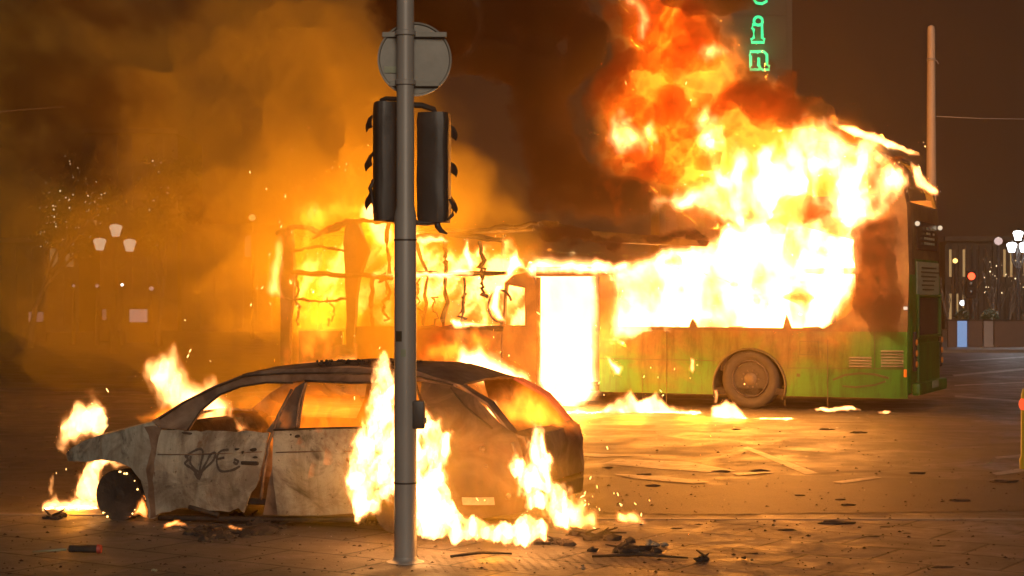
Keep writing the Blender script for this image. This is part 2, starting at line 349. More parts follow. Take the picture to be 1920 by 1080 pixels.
# collapsed deck edge between the floors, sagging
bplate('deck_beam', [(1010, 415), (1020, 412), (1100, 432), (1200, 440), (1330, 452), (1325, 462), (1230, 458), (1120, 452), (1040, 436)], char, -.05, .08, wob=.1, step=.3)
bplate('deck_beam', [(1160, 560), (1205, 578), (1275, 612), (1271, 615), (1203, 581), (1160, 563)], char, -.35, .03)
for a in ((1040, 414, 1033, 448), (1262, 500, 1283, 512), (1300, 505, 1322, 516), (1345, 520, 1362, 530)):
    bplate('roof_strut', [(a[0], a[1]), (a[0] + 6, a[1] + 2), (a[2] + 6, a[3]), (a[2], a[3] - 3)], char, .02, .05)
# front half: burnt skeleton
def strut(name, pts, r=.05, y=-.03, m=char, jitter=.02):
    bm = bmesh.new(); q = []
    for (a, b), (c, d) in zip(pts, pts[1:]):
        for k in range(6):
            t = k / 6; x, z = BL(a + (c - a) * t, b + (d - b) * t, y)
            q.append(Vector((x + random.gauss(0, jitter), y + random.gauss(0, jitter), z + random.gauss(0, jitter * .6))))
    x, z = BL(*pts[-1], y); q.append(Vector((x, y, z)))
    tube(bm, q, [r * random.uniform(.7, 1.25) for _ in q], 6); return bm_obj(name, bm, m, bus, True, 50)
bplate('front_pillar', [(524, 740), (528, 600), (524, 520), (530, 470), (520, 432), (545, 425), (548, 470), (552, 520), (545, 600), (541, 742)], bus_burnt, -.01, .09, wob=.06, step=.25)
bplate('front_pillar', [(646, 740), (650, 600), (645, 500), (646, 430), (650, 415), (668, 414), (690, 470), (672, 520), (667, 560), (664, 640), (668, 742)], bus_burnt, -.02, .09, wob=.06, step=.25)
for q, r in (([(520, 436), (560, 424), (600, 437), (650, 416), (700, 414), (750, 416)], .05), ([(590, 446), (640, 424)], .03), ([(525, 508), (580, 512), (650, 516), (735, 520)], .05),
             ([(560, 512), (556, 560), (560, 610)], .03), ([(836, 742), (834, 600), (836, 500), (832, 446)], .05), ([(775, 446), (850, 440), (940, 450)], .05), ([(775, 512), (850, 514), (950, 512)], .05),
             ([(780, 617), (850, 614), (945, 616)], .05), ([(700, 520), (696, 600), (700, 742)], .045), ([(775, 430), (800, 520), (795, 620)], .03), ([(545, 470), (600, 462), (648, 472)], .03),
             ([(728, 416), (730, 520)], .04), ([(536, 560), (600, 566), (650, 560)], .025), ([(900, 452), (905, 520)], .04), ([(870, 520), (872, 615)], .03),
             ([(850, 440), (930, 428), (1010, 420)], .04)):
    strut('frame_bar', q, r)
for q, r in (([(560, 440), (700, 436), (1000, 430)], .05), ([(600, 700), (604, 440)], .05), ([(760, 700), (764, 440)], .05), ([(940, 700), (944, 440)], .05), ([(560, 620), (800, 620), (1000, 618)], .05)):
    strut('far_frame_bar', q, r, -BWID + .05)
random.seed(11)
for q in range(9):        # hanging trim and seat wreckage inside the front end
    a = random.uniform(540, 930); b = random.uniform(455, 560)
    strut('hanging_trim', [(a, b), (a + random.uniform(-14, 14), b + random.uniform(15, 50)), (a + random.uniform(-22, 22), b + random.uniform(50, 85))], random.uniform(.014, .035), random.uniform(-1.6, -.2), char, .04)
bplate('front_side_panel', [(668, 612), (835, 612), (940, 614), (940, 756), (668, 744)], bus_burnt, -.015, .05, wob=.05)
bplate('front_door_panel', [(560, 620), (640, 620), (640, 742), (560, 740)], bus_burnt, -.05, .04, wob=.05)
# door surround with its small window
bplate('door_surround', [(941, 757), (942, 610), (948, 535), (960, 520), (990, 512), (1004, 530), (1005, 762)][0:2] + [(985, 610), (985, 757)], bus_burnt, 0, .06)
bplate('door_surround', [(985, 760), (984, 540), (952, 534), (948, 560), (946, 608), (942, 610), (946, 530), (962, 516), (988, 510), (1002, 522), (1005, 560), (1005, 763)], bus_burnt, .004, .06)
# ring of the mirror arm
bm = bmesh.new(); q = []
for k in range(17):
    t = R(20 + 250 * k / 16); x, z = BL(938 + 22 * math.cos(t), 574 - 30 * math.sin(t), .25); q.append((x, .25, z))
tube(bm, q, .022, 6); bm_obj('mirror_arm', bm, char, bus, True)
# door leaves folded inward, floor, decks, far side
bplate('door_leaf', [(1005, 520), (1012, 520), (1010, 762), (1005, 762)], bus_burnt, -.02, .05)
bplate('door_header', [(1005, 500), (1120, 500), (1124, 512), (1124, 518), (1005, 518)], bus_burnt, -.006, .05)
L_BUS = BL(522, 600)[0]
bm = bmesh.new(); box(bm, (L_BUS / 2 + .1, -BWID / 2, .28), (L_BUS - .2, BWID - .12, .1)); bm_obj('floor', bm, char, bus)
bm = bmesh.new(); box(bm, (L_BUS / 2 + .1, -BWID + .03, .75), (L_BUS - .1, .05, .85)); box(bm, (.9, -BWID + .03, 2.3), (1.7, .05, 2.25))
bm_obj('far_side_panel', bm, bus_burnt, bus)
bm = bmesh.new(); box(bm, (.9, -BWID / 2, 2.22), (1.6, BWID - .1, .08)); bm_obj('upper_deck_floor', bm, char, bus)
bm = bmesh.new()
for k in range(3):
    x = BL((1230, 1360, 1500)[k], 610)[0]
    box(bm, (x, -.5, .95), (.12, .85, .75), Matrix.Rotation(R(-12), 3, 'Y'), .04)
bm_obj('seat_back', bm, char, bus)
# rear end: lofted skin across the width
def rear_skin(name, z0, z1, y0, y1, m, out=0, th=.03, n=6):
    pts = [(x, z) for x, z in prof]
    def xat(z):
        for (xa, za), (xb, zb) in zip(pts, pts[1:]):
            if za <= z <= zb: return xa + (xb - xa) * (z - za) / (zb - za)
        return pts[-1][0]
    bm = bmesh.new()
    def sf(y, z):
        rr = .16; e = min(-y, BWID + y); xx = xat(z) - out
        if e < rr: xx += rr - math.sqrt(max(rr * rr - (rr - e) ** 2, 0))
        return Vector((xx, y, z))
    sheet(bm, [(y0, z0), (y1, z0), (y1, z1), (y0, z1)], sf, th, .06 if y0 > -.3 or y1 < -2.3 else .16, (-1, 0, 0))
    return bm_obj(name, bm, m, bus, True, 35)
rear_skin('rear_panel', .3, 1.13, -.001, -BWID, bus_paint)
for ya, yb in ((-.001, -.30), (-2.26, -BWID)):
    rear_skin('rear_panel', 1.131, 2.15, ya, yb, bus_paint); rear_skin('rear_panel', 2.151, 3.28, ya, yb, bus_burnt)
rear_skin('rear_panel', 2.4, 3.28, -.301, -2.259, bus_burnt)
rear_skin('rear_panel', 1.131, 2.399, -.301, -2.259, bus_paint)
rear_skin('rear_corner_pillar', 3.281, 4.1, -.002, -.14, char)
rear_skin('rear_corner_pillar', 3.281, 4.1, -2.42, -BWID, char)
rear_skin('rear_roof', 4.02, 4.29, -.141, -2.419, char)
rear_skin('rear_window', 1.2, 1.78, -.42, -2.18, dark_glass, .02)
o = rear_skin('advert_panel', 1.84, 2.36, -.40, -2.20, panel_pale, .02)
rear_skin('route_display', 2.55, 3.0, -.5, -2.1, dark_glass, .02)
bm = bmesh.new()
for z in (2.66, 2.74, 2.82, 2.9):
    for k in range(5):
        if random.random() < .75: box(bm, (-.062, -.95 - .18 * k, z), (.01, .12, .035))
bm_obj('display_segment', bm, panel_pale, bus)
bm = bmesh.new()
for k in range(6): box(bm, (-.058, -1.3 + random.uniform(-.1, .1), 1.92 + .07 * k), (.008, random.uniform(.9, 1.5), .022))
bm_obj('advert_lines', bm, decal_dark, bus)
bm = bmesh.new()                                  # window surround
for c, s in (((-.06, -1.3, 1.165), (.05, 1.9, .04)), ((-.06, -.37, 1.5), (.05, .05, .7)), ((-.06, -2.23, 1.5), (.05, .05, .7)), ((-.06, -1.3, 1.815), (.05, 1.9, .035))): box(bm, c, s, None, .012)
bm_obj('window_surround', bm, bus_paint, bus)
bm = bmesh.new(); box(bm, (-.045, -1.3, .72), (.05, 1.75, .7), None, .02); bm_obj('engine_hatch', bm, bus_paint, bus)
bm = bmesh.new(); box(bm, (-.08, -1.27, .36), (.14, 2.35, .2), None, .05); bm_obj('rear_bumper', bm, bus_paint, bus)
bm = bmesh.new(); box(bm, (-.16, -1.3, .40), (.01, .5, .11)); bm_obj('number_plate', bm, panel_pale, bus)
for yy in (-.2, -2.35):
    bm = bmesh.new(); box(bm, (-.045, yy, .95), (.05, .13, .62), None, .02)
    lc = bm_obj('lamp_cluster', bm, dark_glass, bus)
    for z in (.75, .92, 1.09):
        bm = bmesh.new(); lathe(bm, [(.05, 0), (.045, .02), (.0, .028)], 14, Matrix.Translation((-.07, yy, z)) @ Matrix.Rotation(R(-90), 4, 'Y')); bm_obj('lamp_lens', bm, lamp_orange, lc)
for yy in (-.28, -2.2):
    bm = bmesh.new(); bmesh.ops.create_icosphere(bm, subdivisions=2, radius=.04, matrix=Matrix.Translation((-.07, yy, 2.95))); bm_obj('marker_lamp', bm, emit_mat('marker', (1, .8, .55), .8), bus)
bm = bmesh.new(); x, z = BL(1698, 700); box(bm, (x, .012, z), (.05, .03, .12), None, .01); bm_obj('side_reflector', bm, lamp_orange, bus)
bm = bmesh.new(); x, z = BL(1698, 578); box(bm, (x, .012, z), (.06, .03, .05), None, .01); bm_obj('side_marker', bm, emit_mat('marker2', (1, .8, .6), .9), bus)
for (a, b, c, d, n) in ((1652, 656, 1694, 690, 6), (1592, 668, 1634, 690, 4)):
    bm = bmesh.new(); x0, z0 = BL(a, b); x1, z1 = BL(c, d)
    for k in range(n):
        z = z0 + (z1 - z0) * (k + .5) / n; box(bm, ((x0 + x1) / 2, .006, z), (abs(x0 - x1), .012, .03), Matrix.Rotation(R(25), 3, 'X'))
    bm_obj('engine_louvre', bm, decal_dark, bus)
bm = bmesh.new()
def strip(bm, pts, w, y=.006, fr=BL):
    for (a, b), (c, d) in zip(pts, pts[1:]):
        xa, za = fr(a, b); xb, zb = fr(c, d); L = math.hypot(xb - xa, zb - za)
        box(bm, ((xa + xb) / 2, y + random.uniform(0, .0015), (za + zb) / 2), (L * 1.05, .006, w), Matrix.Rotation(-math.atan2(zb - za, xb - xa), 3, 'Y'))
strip(bm, [(1562, 712), (1585, 703), (1612, 700), (1640, 702), (1666, 709)], .035); strip(bm, [(1580, 724), (1605, 726), (1640, 722), (1660, 715)], .03)
bm_obj('side_decal', bm, decal_dark, bus)
bm = bmesh.new(); strip(bm, [(1552, 760), (1552, 640)], .015); strip(bm, [(1553, 690), (1694, 692)], .012); strip(bm, [(1470, 700), (1472, 760)], .012); strip(bm, [(1128, 672), (1338, 676)], .012); strip(bm, [(1478, 690), (1552, 690)], .01); strip(bm, [(1250, 622), (1250, 755)], .01); strip(bm, [(1205, 700), (1205, 755)], .008); strip(bm, [(1640, 622), (1640, 690)], .01); strip(bm, [(1500, 640), (1535, 640), (1535, 665), (1500, 665), (1500, 640)], .008); bm_obj('panel_gap', bm, decal_dark, bus)
bm = bmesh.new(); strip(bm, [(1494, 703), (1500, 704)], .05); bm_obj('fuel_flap_latch', bm, decal_dark, bus)
def bus_wheel(x, y, m=Matrix()):
    w = empty('wheel', (x, y, .48)); w.parent = bus; M = Matrix.Rotation(R(-90), 4, 'X')
    bm = bmesh.new(); lathe(bm, [(.30, -.02), (.32, .0), (.40, .02), (.455, .0), (.48, -.04), (.48, -.24), (.45, -.27), (.3, -.27)], 48, M); bm_obj('tyre', bm, tyre_rubber, w, True, 40)
    bm = bmesh.new(); lathe(bm, [(.305, -.005), (.29, .012), (.275, -.01), (.262, -.06)], 48, M, False)
    rm = bm_obj('rim', bm, wheel_steel, w, True, 30)
    bm = bmesh.new(); lathe(bm, [(.264, -.05), (.258, -.12), (.245, -.19), (.17, -.15), (.152, -.10)], 48, M, False); bm_obj('shaded_dish', bm, char, rm, True, 30)  # dark colour paints the shade of the recess into the dish
    bm = bmesh.new(); lathe(bm, [(.153, -.10), (.15, -.06), (.125, -.04), (.10, -.015), (.05, .0), (0, .0)], 40, M, False); bm_obj('hub', bm, wheel_steel, rm, True, 30)
    bm = bmesh.new()
    for k in range(10):
        t = k * math.tau / 10; lathe(bm, [(.014, 0), (.014, .05), (0, .052)], 8, M @ Matrix.Translation((.135 * math.cos(t), .135 * math.sin(t), -.05)))
    bm_obj('wheel_nuts', bm, wheel_steel, w, True, 40)
    bm = bmesh.new()
    for k in range(8):
        t = (k + .5) * math.tau / 8; lathe(bm, [(.026, 0), (.026, .004)], 12, M @ Matrix.Translation((.24, 0, 0)) if False else M @ Matrix.Rotation(t, 4, 'Z') @ Matrix.Translation((.20, 0, -.146)))
    bm_obj('vent_holes', bm, char, w)
bus_wheel(wcx, -.04); bus_wheel(BL(640, 700)[0], -.04)
bm = bmesh.new(); q = [(wcx + (R_ARCH - .005) * math.cos(R(t)), max(wcz, .1) + (R_ARCH - .005) * math.sin(R(t))) for t in range(-15, 196, 10)]
for (xa, za), (xb, zb) in zip(q, q[1:]):
    f = [bm.verts.new(v) for v in ((xa, -.04, za), (xb, -.04, zb), (xb, -.5, zb), (xa, -.5, za))]; bm.faces.new(f)
bm.faces.new([bm.verts.new((x, -.5, z)) for x, z in q]); bm_obj('wheel_arch', bm, char, bus)
bm = bmesh.new(); tube(bm, [(a[0], .01, a[1]) for a in arch], .022, 6); bm_obj('arch_trim', bm, decal_dark, bus, True)

# ------------------------------------------------------------------ the burnt-out car
CO, CL, CW_ = frame(968, 12.9, 160)
CWID = 1.76
car = empty('burnt_car', CO, R(160))
tag(car, 'ash-white burnt-out hatchback without glass or tyres, burning around its tail', 'car')
def ysd(x, z):
    y = 0
    if z < .36: y -= .07 * (.36 - z) / .3
    if z > .62: y -= .03 * (z - .62) / .17 if z < .79 else .03
    if z > .79: y -= .56 * (z - .79)
    y += .012 * math.sin((z - .25) * 9) 
    if x > 3.0: y -= .16 * ((x - 3.0) / .8) ** 2
    if x < .45: y -= .16 * ((.45 - x) / .45) ** 2
    return y
def CS(a, b):
    y = 0
    for _ in range(8): x, z = CL(a, b, y); y = ysd(x, z)
    return (x, z)
def dent(x, z, s): return .018 * mnoise.noise(Vector((x * 3.1, z * 4.3, s))) + .008 * mnoise.noise(Vector((x * 11, z * 11, s + 4)))
def cplate(name, pts, m, off=0, th=.022, parent=car, step=.07, far=False, rough_edge=0):
    q = [CS(a, b) for a, b in pts]
    if rough_edge:
        r = []
        for (a, b), (c, d) in zip(q, q[1:] + q[:1]):
            n = max(1, int(math.hypot(a - c, b - d) / .06)); 
            for k in range(n):
                t = k / n; r.append((a + (c - a) * t + random.gauss(0, rough_edge) * (k > 0), b + (d - b) * t + random.gauss(0, rough_edge) * (k > 0)))
        q = r
    bm = bmesh.new()
    def sf(x, z):
        y = ysd(x, z) + off + dent(x, z, 3 if far else 0)
        return Vector((x, -CWID - y, z)) if far else Vector((x, y, z))
    sheet(bm, q, sf, th, step, (0, -1, 0) if far else (0, 1, 0)); return bm_obj(name, bm, m, parent, True, 30)
fender = [(127, 864), (125, 850), (138, 838), (160, 826), (200, 814), (240, 804), (285, 792), (300, 803), (291, 850), (284, 900), (290, 972), (279, 974), (272, 930), (263, 900), (246, 877), (222, 866), (190, 862), (160, 866)]
fdoor = [(303, 806), (352, 808), (430, 808), (503, 811), (496, 850), (485, 900), (470, 925), (463, 945), (458, 962), (448, 952), (430, 960), (395, 957), (345, 952), (292, 966), (286, 900), (293, 850)]
rdoor = [(514, 806), (600, 803), (700, 801), (696, 880), (684, 925), (674, 962), (600, 966), (522, 966), (512, 900)]
quarter = [(703, 801), (760, 797), (785, 760), (790, 716), (850, 724), (885, 741), (910, 763), (936, 792), (968, 815), (980, 850), (985, 900), (984, 960), (900, 972), (822, 968), (812, 935), (790, 905), (745, 893), (708, 905), (692, 935), (683, 962), (688, 925), (699, 880)]
bpill = [(552, 727), (573, 713), (557, 801), (514, 806), (520, 830), (510, 900), (520, 966), (492, 966), (497, 935), (508, 880), (515, 835), (506, 812), (497, 809), (530, 765)]
rail = [(285, 789), (340, 754), (400, 724), (450, 704), (520, 694), (570, 690), (660, 688), (780, 695), (860, 722), (850, 726), (790, 714), (660, 717), (573, 712), (545, 716), (500, 716), (450, 724), (412, 739), (378, 768), (353, 806), (302, 803)]
cplate('front_fender', fender, ash_steel); cplate('front_door', fdoor, ash_steel, .004, rough_edge=.006)
cplate('rear_door', rdoor, ash_steel, .002); cplate('rear_quarter_panel', quarter, tail_steel)
cplate('fender_seam_panel', [(272, 800), (303, 802), (296, 850), (290, 900), (296, 968), (282, 972), (277, 930), (274, 880), (284, 840)], rust_steel, .003, .01, rough_edge=.008)
cplate('centre_pillar', bpill, rust_steel, -.02); cplate('roof_rail', rail, rust_steel, -.004)
# raised drip moulding along the roof edge and the window rims
def cstrip(name, pts, r, m, off=.01, far=False, n=8):
    bm = bmesh.new(); q = []
    for (a, b), (c, d) in zip(pts, pts[1:]):
        for k in range(4):
            t = k / 4; x, z = CS(a + (c - a) * t, b + (d - b) * t); q.append((x, ysd(x, z) + off, z))
    x, z = CS(*pts[-1]); q.append((x, ysd(x, z) + off, z))
    if far: q = [(x, -CWID - y, z) for x, y, z in q]
    tube(bm, q, r, n); return bm_obj(name, bm, m, car, True)
cstrip('window_rim', [(353, 806), (378, 769), (412, 740), (450, 725), (500, 717), (550, 718)], .008, char)
cstrip('window_rim', [(573, 714), (660, 718), (780, 716), (792, 760)], .009, char)
cstrip('window_rim', [(514, 806), (600, 803), (700, 801), (760, 797)], .008, char)
cstrip('roof_moulding', [(300, 785), (350, 752), (410, 724), (460, 705), (530, 700), (600, 699), (700, 701), (790, 707), (850, 722)], .007, char)
cstrip('tailgate_shutline', [(845, 727), (872, 762), (924, 804)], .008, char, .004)
cstrip('door_edge', [(548, 730), (522, 780), (505, 830), (494, 900), (490, 935)], .012, rust_steel, .006)
cstrip('door_edge', [(573, 716), (560, 760), (556, 800)], .009, rust_steel, .004)
cstrip('waist_crease', [(296, 852), (350, 852), (430, 850), (492, 847)], .004, rust_steel, .004)
cstrip('waist_crease', [(518, 848), (600, 846), (692, 846)], .004, rust_steel, .004)
def pock(lst, m=char):
    bm = bmesh.new()
    for a, b, w_, h_ in lst:
        x, z = CS(a, b); n = 9
        f = []
        for k in range(n):
            t = k * math.tau / n; rr = random.uniform(.7, 1.25); xx = x + w_ * rr * math.cos(t); zz = z + h_ * rr * math.sin(t)
            f.append(bm.verts.new((xx, ysd(xx, zz) + dent(xx, zz, 0) + .008, zz)))
        bm.faces.new(f)
    return bm_obj('burnt_hole', bm, m, car)
for q in ((446, 842, .022, .010), (456, 848, .014, .012), (476, 843, .03, .014), (480, 857, .02, .008), (558, 818, .024, .012), (545, 815, .010, .010), (352, 812, .05, .012), (900, 905, .03, .02)): pock([q])
for q in ((470, 868), (668, 862)):
    x, z = CS(*q); bm = bmesh.new(); box(bm, (x, ysd(x, z) + .012, z), (.15, .025, .028), None, .008); bm_obj('door_handle', bm, char, car)
# far side
for nm, pl in (('front_fender', fender), ('front_door', fdoor), ('rear_door', rdoor), ('rear_quarter_panel', quarter), ('centre_pillar', bpill), ('roof_rail', rail)):
    o = cplate(nm, pl, rust_steel, far=True, step=.12)
# roof, bonnet, tail: skins lofted across the width
def loft(name, prof, m, inset=0, crown=.03, th=.02, n=14, y0=None, y1=None, ds=5):
    bm = bmesh.new(); rows = []
    for x, z in prof:
        a = ysd(x, z) - inset; b = -CWID - a
        if y0 is not None: a, b = y0(a), y1(a)
        rows.append([bm.verts.new((x + .02 * mnoise.noise(Vector((x * 2, k * .5, ds))), a + (b - a) * k / n, z + crown * math.sin(math.pi * k / n) + .014 * mnoise.noise(Vector((x * 3, k * .6, ds))))) for k in range(n + 1)])
    for r0, r1 in zip(rows, rows[1:]):
        for k in range(n): bm.faces.new((r0[k], r0[k + 1], r1[k + 1], r1[k]))
    bmesh.ops.recalc_face_normals(bm, faces=bm.faces); bmesh.ops.solidify(bm, geom=list(bm.faces), thickness=th)
    return bm_obj(name, bm, m, car, True, 35)
def dense(pts, n=4):
    q = []
    for (a, b), (c, d) in zip(pts, pts[1:]):
        for k in range(n): q.append((a + (c - a) * k / n, b + (d - b) * k / n))
    return q + [pts[-1]]
loft('roof', dense([CS(*p) for p in [(455, 702), (520, 693), (570, 689), (660, 687), (780, 694), (862, 722)]]), rust_steel, .0, .035)
loft('bonnet', dense([CS(*p) for p in [(290, 791), (240, 803), (200, 813), (160, 825), (140, 836)]]), ash_steel, .0, .05)
loft('nose_panel', [CS(140, 836), CS(128, 848), CS(127, 862)], rust_steel, 0, .0)
loft('dashboard', [(CS(305, 800)[0], .78), (CS(315, 800)[0], .76), (CS(325, 800)[0], .66)], char, .06, .0)
hot_steel = surf_mat('red_hot_steel', [(0, (.10, .03, .02)), (1, (.35, .12, .07))], 6, .7)
hb = hot_steel.node_tree.nodes['Principled BSDF']; hb.inputs['Emission Color'].default_value = (1, .13, .03, 1); hb.inputs['Emission Strength'].default_value = .45
xt, ztop = CS(862, 722); xb, zb = CS(962, 812)
zb = min(zb, .84)
loft('tailgate', [(xb + .02, zb), (xb - .07, zb - .03), (xb - .10, zb - .14), (xb - .08, .52), (xb - .10, .38)], rust_steel, .02, 0.0)
loft('rear_bumper_beam', [(xb - .02, .37), (xb - .10, .33), (xb - .10, .22), (xb - .02, .19)], char, .02, 0.0)
loft('tailgate_pillar', dense([(xt, ztop + .005), (xt * .45 + xb * .55, ztop * .5 + zb * .5 + .045), (xb + .01, zb)]), rust_steel, 0, 0, y0=lambda a: -CWID - a + .13, y1=lambda a: -CWID + .0 - (ysd(xt, 1.0)), n=4).data.materials[0] = hot_steel
loft('tailgate_pillar', dense([(xt, ztop + .005), (xt * .45 + xb * .55, ztop * .5 + zb * .5 + .045), (xb + .01, zb)]), rust_steel, 0, 0, y0=lambda a: a, y1=lambda a: a - .13, n=4)
bm = bmesh.new(); box(bm, (1.9, -CWID / 2, .2), (3.3, CWID - .25, .05)); box(bm, (CS(300, 800)[0] + .1, -CWID / 2, .45), (.06, CWID - .35, .55)); box(bm, (3.35, -CWID / 2, .42), (.5, .7, .34), None, .05)
bm_obj('floor_pan', bm, char, car)
# rear side lamp opening, plate, tow cap
bm = bmesh.new(); x0, z0 = CS(870, 939); x1, z1 = CS(930, 939); 
sheet(bm, [(x0, z0 - .028), (x1, z1 - .028), (x1, z1 + .028), (x0, z0 + .028)], lambda x, z: Vector((x, ysd(x, z) + .035, z)), .008, .1)
bm_obj('number_plate', bm, surf_mat('plate_pale', [(0, (.10, .08, .06)), (.5, (.32, .27, .22)), (1, (.6, .52, .45))], 14, .5, bs=.2), car)
for a, b, r in ((953, 930, .03), (905, 843, .026), (912, 874, .014)):
    x, z = CS(a, b); bm = bmesh.new(); lathe(bm, [(r, 0), (r * .8, .012), (0, .018)], 14, Matrix.Translation((x, ysd(x, z) + .005, z)) @ Matrix.Rotation(R(-90), 4, 'X'))
    bm_obj('round_cap', bm, wheel_steel, car, True)
cstrip('lamp_trim', [(961, 829), (966, 845), (980, 880), (984, 921)], .012, wheel_steel, .01)
# spray-painted tag on the front door
bm = bmesh.new()
for st in ([(700, 585), (718, 612), (700, 640), (745, 672), (792, 722)], [(702, 602), (735, 570), (795, 545), (812, 575), (800, 640), (788, 722)], [(735, 590), (735, 640), (790, 690), (830, 640), (862, 580), (893, 574), (880, 618), (830, 668), (795, 705)],
           [(978, 550), (925, 560), (903, 600), (908, 650), (932, 686), (1000, 680), (1050, 655)], [(905, 610), (950, 600)], [(1015, 610), (1040, 622), (1030, 640), (1012, 628)], [(760, 700), (790, 735), (806, 700)]):
    q = []
    for a, b in st:
        x, z = CS(140 + a / 3.375, 680 + b / 3.375); q.append(Vector((x, ysd(x, z) + .0045 + dent(x, z, 0) + .004, z)))
    qq = []
    for i in range(len(q) - 1):
        p0 = q[max(i - 1, 0)]; p1 = q[i]; p2 = q[i + 1]; p3 = q[min(i + 2, len(q) - 1)]
        for k in range(6):
            t = k / 6; qq.append(.5 * ((2 * p1) + (p2 - p0) * t + (2 * p0 - 5 * p1 + 4 * p2 - p3) * t * t + (3 * p1 - p0 - 3 * p2 + p3) * t ** 3))
    qq.append(q[-1])
    for a, b in zip(qq, qq[1:]):
        d = (b - a).normalized(); s = Vector((-d.z, 0, d.x)) * random.uniform(.007, .011)
        bm.faces.new([bm.verts.new(v) for v in (a + s, a - s, b + d * .004 - s, b + d * .004 + s)])
tag(bm_obj('graffiti', bm, spray, car), 'dark sprayed heart-like loops and a letter E')
# wheels: bare rims with embers on them
def car_wheel(a, b, far=False, rr=.205, emb=True):
    x, z = CL(a, b, -.1); y = -.12 if not far else -CWID + .12
    w = empty('wheel', (x, y, rr)); w.parent = car; M = Matrix.Rotation(R(-90), 4, 'X')
    bm = bmesh.new(); lathe(bm, [(rr - .012, .03), (rr, .04), (rr, .02), (rr - .03, 0), (rr - .035, -.09), (rr, -.12), (rr - .01, -.13), (rr - .05, -.1)], 40, M); bm_obj('rim', bm, char, w, True, 40)
    bm = bmesh.new(); lathe(bm, [(rr - .03, .012), (rr - .07, .03), (.07, .015), (.05, .03), (0, .032)], 40, M); bm_obj('brake_disc', bm, char, w, True, 40)
    if emb:
        bm = bmesh.new()
        for t in (97, 112, 140, 163, 214, 226, 296, 312):
            for _ in range(random.choice((1, 1, 2))): bmesh.ops.create_icosphere(bm, subdivisions=1, radius=random.uniform(.003, .010), matrix=Matrix.Translation(M @ Vector(((rr - .012) * math.cos(R(t + random.uniform(-5, 5))), -(rr - .012) * math.sin(R(t)), .045))))
        bm_obj('glowing_embers', bm, EMBER, w)
car_wheel(224, 922); car_wheel(750, 940, emb=False); car_wheel(224, 922, True, emb=False); car_wheel(750, 940, True, emb=False)
# charred crust along the roof edge
bm = bmesh.new(); random.seed(5)
for k in range(46):
    a = random.uniform(578, 740); x, z = CS(a, 690); y = ysd(x, z) - random.uniform(.02, .55)
    bmesh.ops.create_icosphere(bm, subdivisions=1, radius=random.uniform(.008, .022), matrix=Matrix.Translation((x, y, z + .03)) @ Matrix.Diagonal((random.uniform(.8, 2), 1, random.uniform(.6, 1.2), 1)))
bm_obj('charred_crust', bm, char, car)
bm = bmesh.new()
for k in range(60):
    a = random.uniform(590, 690); x, z = CS(a, 686); y = ysd(x, z) - random.uniform(.02, .25)
    bmesh.ops.create_icosphere(bm, subdivisions=1, radius=random.uniform(.006, .014), matrix=Matrix.Translation((x, y, z + .035)))
bm_obj('charred_crust', bm, char, car)
# loosened sill trim hanging under the doors
cstrip('sill_trim', [(355, 950), (380, 957), (410, 966)], .02, char, .0); cstrip('sill_trim', [(292, 972), (450, 975), (680, 975)], .022, char, -.05)

# ------------------------------------------------------------------ traffic signal pole in front of the car
PD = F * H / (1056 - HY)
pole = empty('traffic_signal_pole', P(760, HY, PD) - Vector((0, 0, H)))
tag(pole, 'grey metal traffic signal pole with a round sign and two melted signal heads', 'traffic light')
def pz(py): return H - (py - HY) / F * PD
def pxm(px): return (px - 760) / F * PD
bm = bmesh.new(); lathe(bm, [(.076, .0), (.076, 1.0), (.074, 2.35), (.060, 2.42), (.059, 4.3)], 32); bm_obj('pole', bm, grey_metal, pole, True, 40)
bm = bmesh.new(); lathe(bm, [(.13, .0), (.128, .012), (.095, .02), (.085, .03), (.08, .045)], 32); bm_obj('base_collar', bm, grey_metal, pole, True, 40)
bm = bmesh.new(); lathe(bm, [(.077, 0), (.0775, .12)], 32, Matrix.Translation((0, 0, .95)))
bm_obj('pole_band', bm, grey_metal, pole, True, 40)
for k, (py_, w_, h_, sd_) in enumerate(((640, .05, .07, -.9), (668, .035, .05, -.35), (520, .04, .03, -1.2))):
    bm = bmesh.new(); rr_ = .0768 if py_ > 590 else .0755; z_ = pz(py_); n_ = 5; A_ = w_ / rr_
    vs_ = [[bm.verts.new((rr_ * math.sin(sd_ + A_ * i / n_), -rr_ * math.cos(sd_ + A_ * i / n_), z_ + q * h_)) for i in range(n_ + 1)] for q in (0, 1)]
    for i in range(n_): bm.faces.new((vs_[0][i], vs_[0][i + 1], vs_[1][i + 1], vs_[1][i]))
    bm_obj('sticker', bm, panel_pale if k else decal_dark, pole)
for py_ in (450, 905):
    bm = bmesh.new(); lathe(bm, [(.0765, -.006), (.079, -.005), (.079, .005), (.0765, .006)], 28, Matrix.Translation((0, 0, pz(py_)))); bm_obj('cable_tie', bm, black_plastic, pole, True, 40)
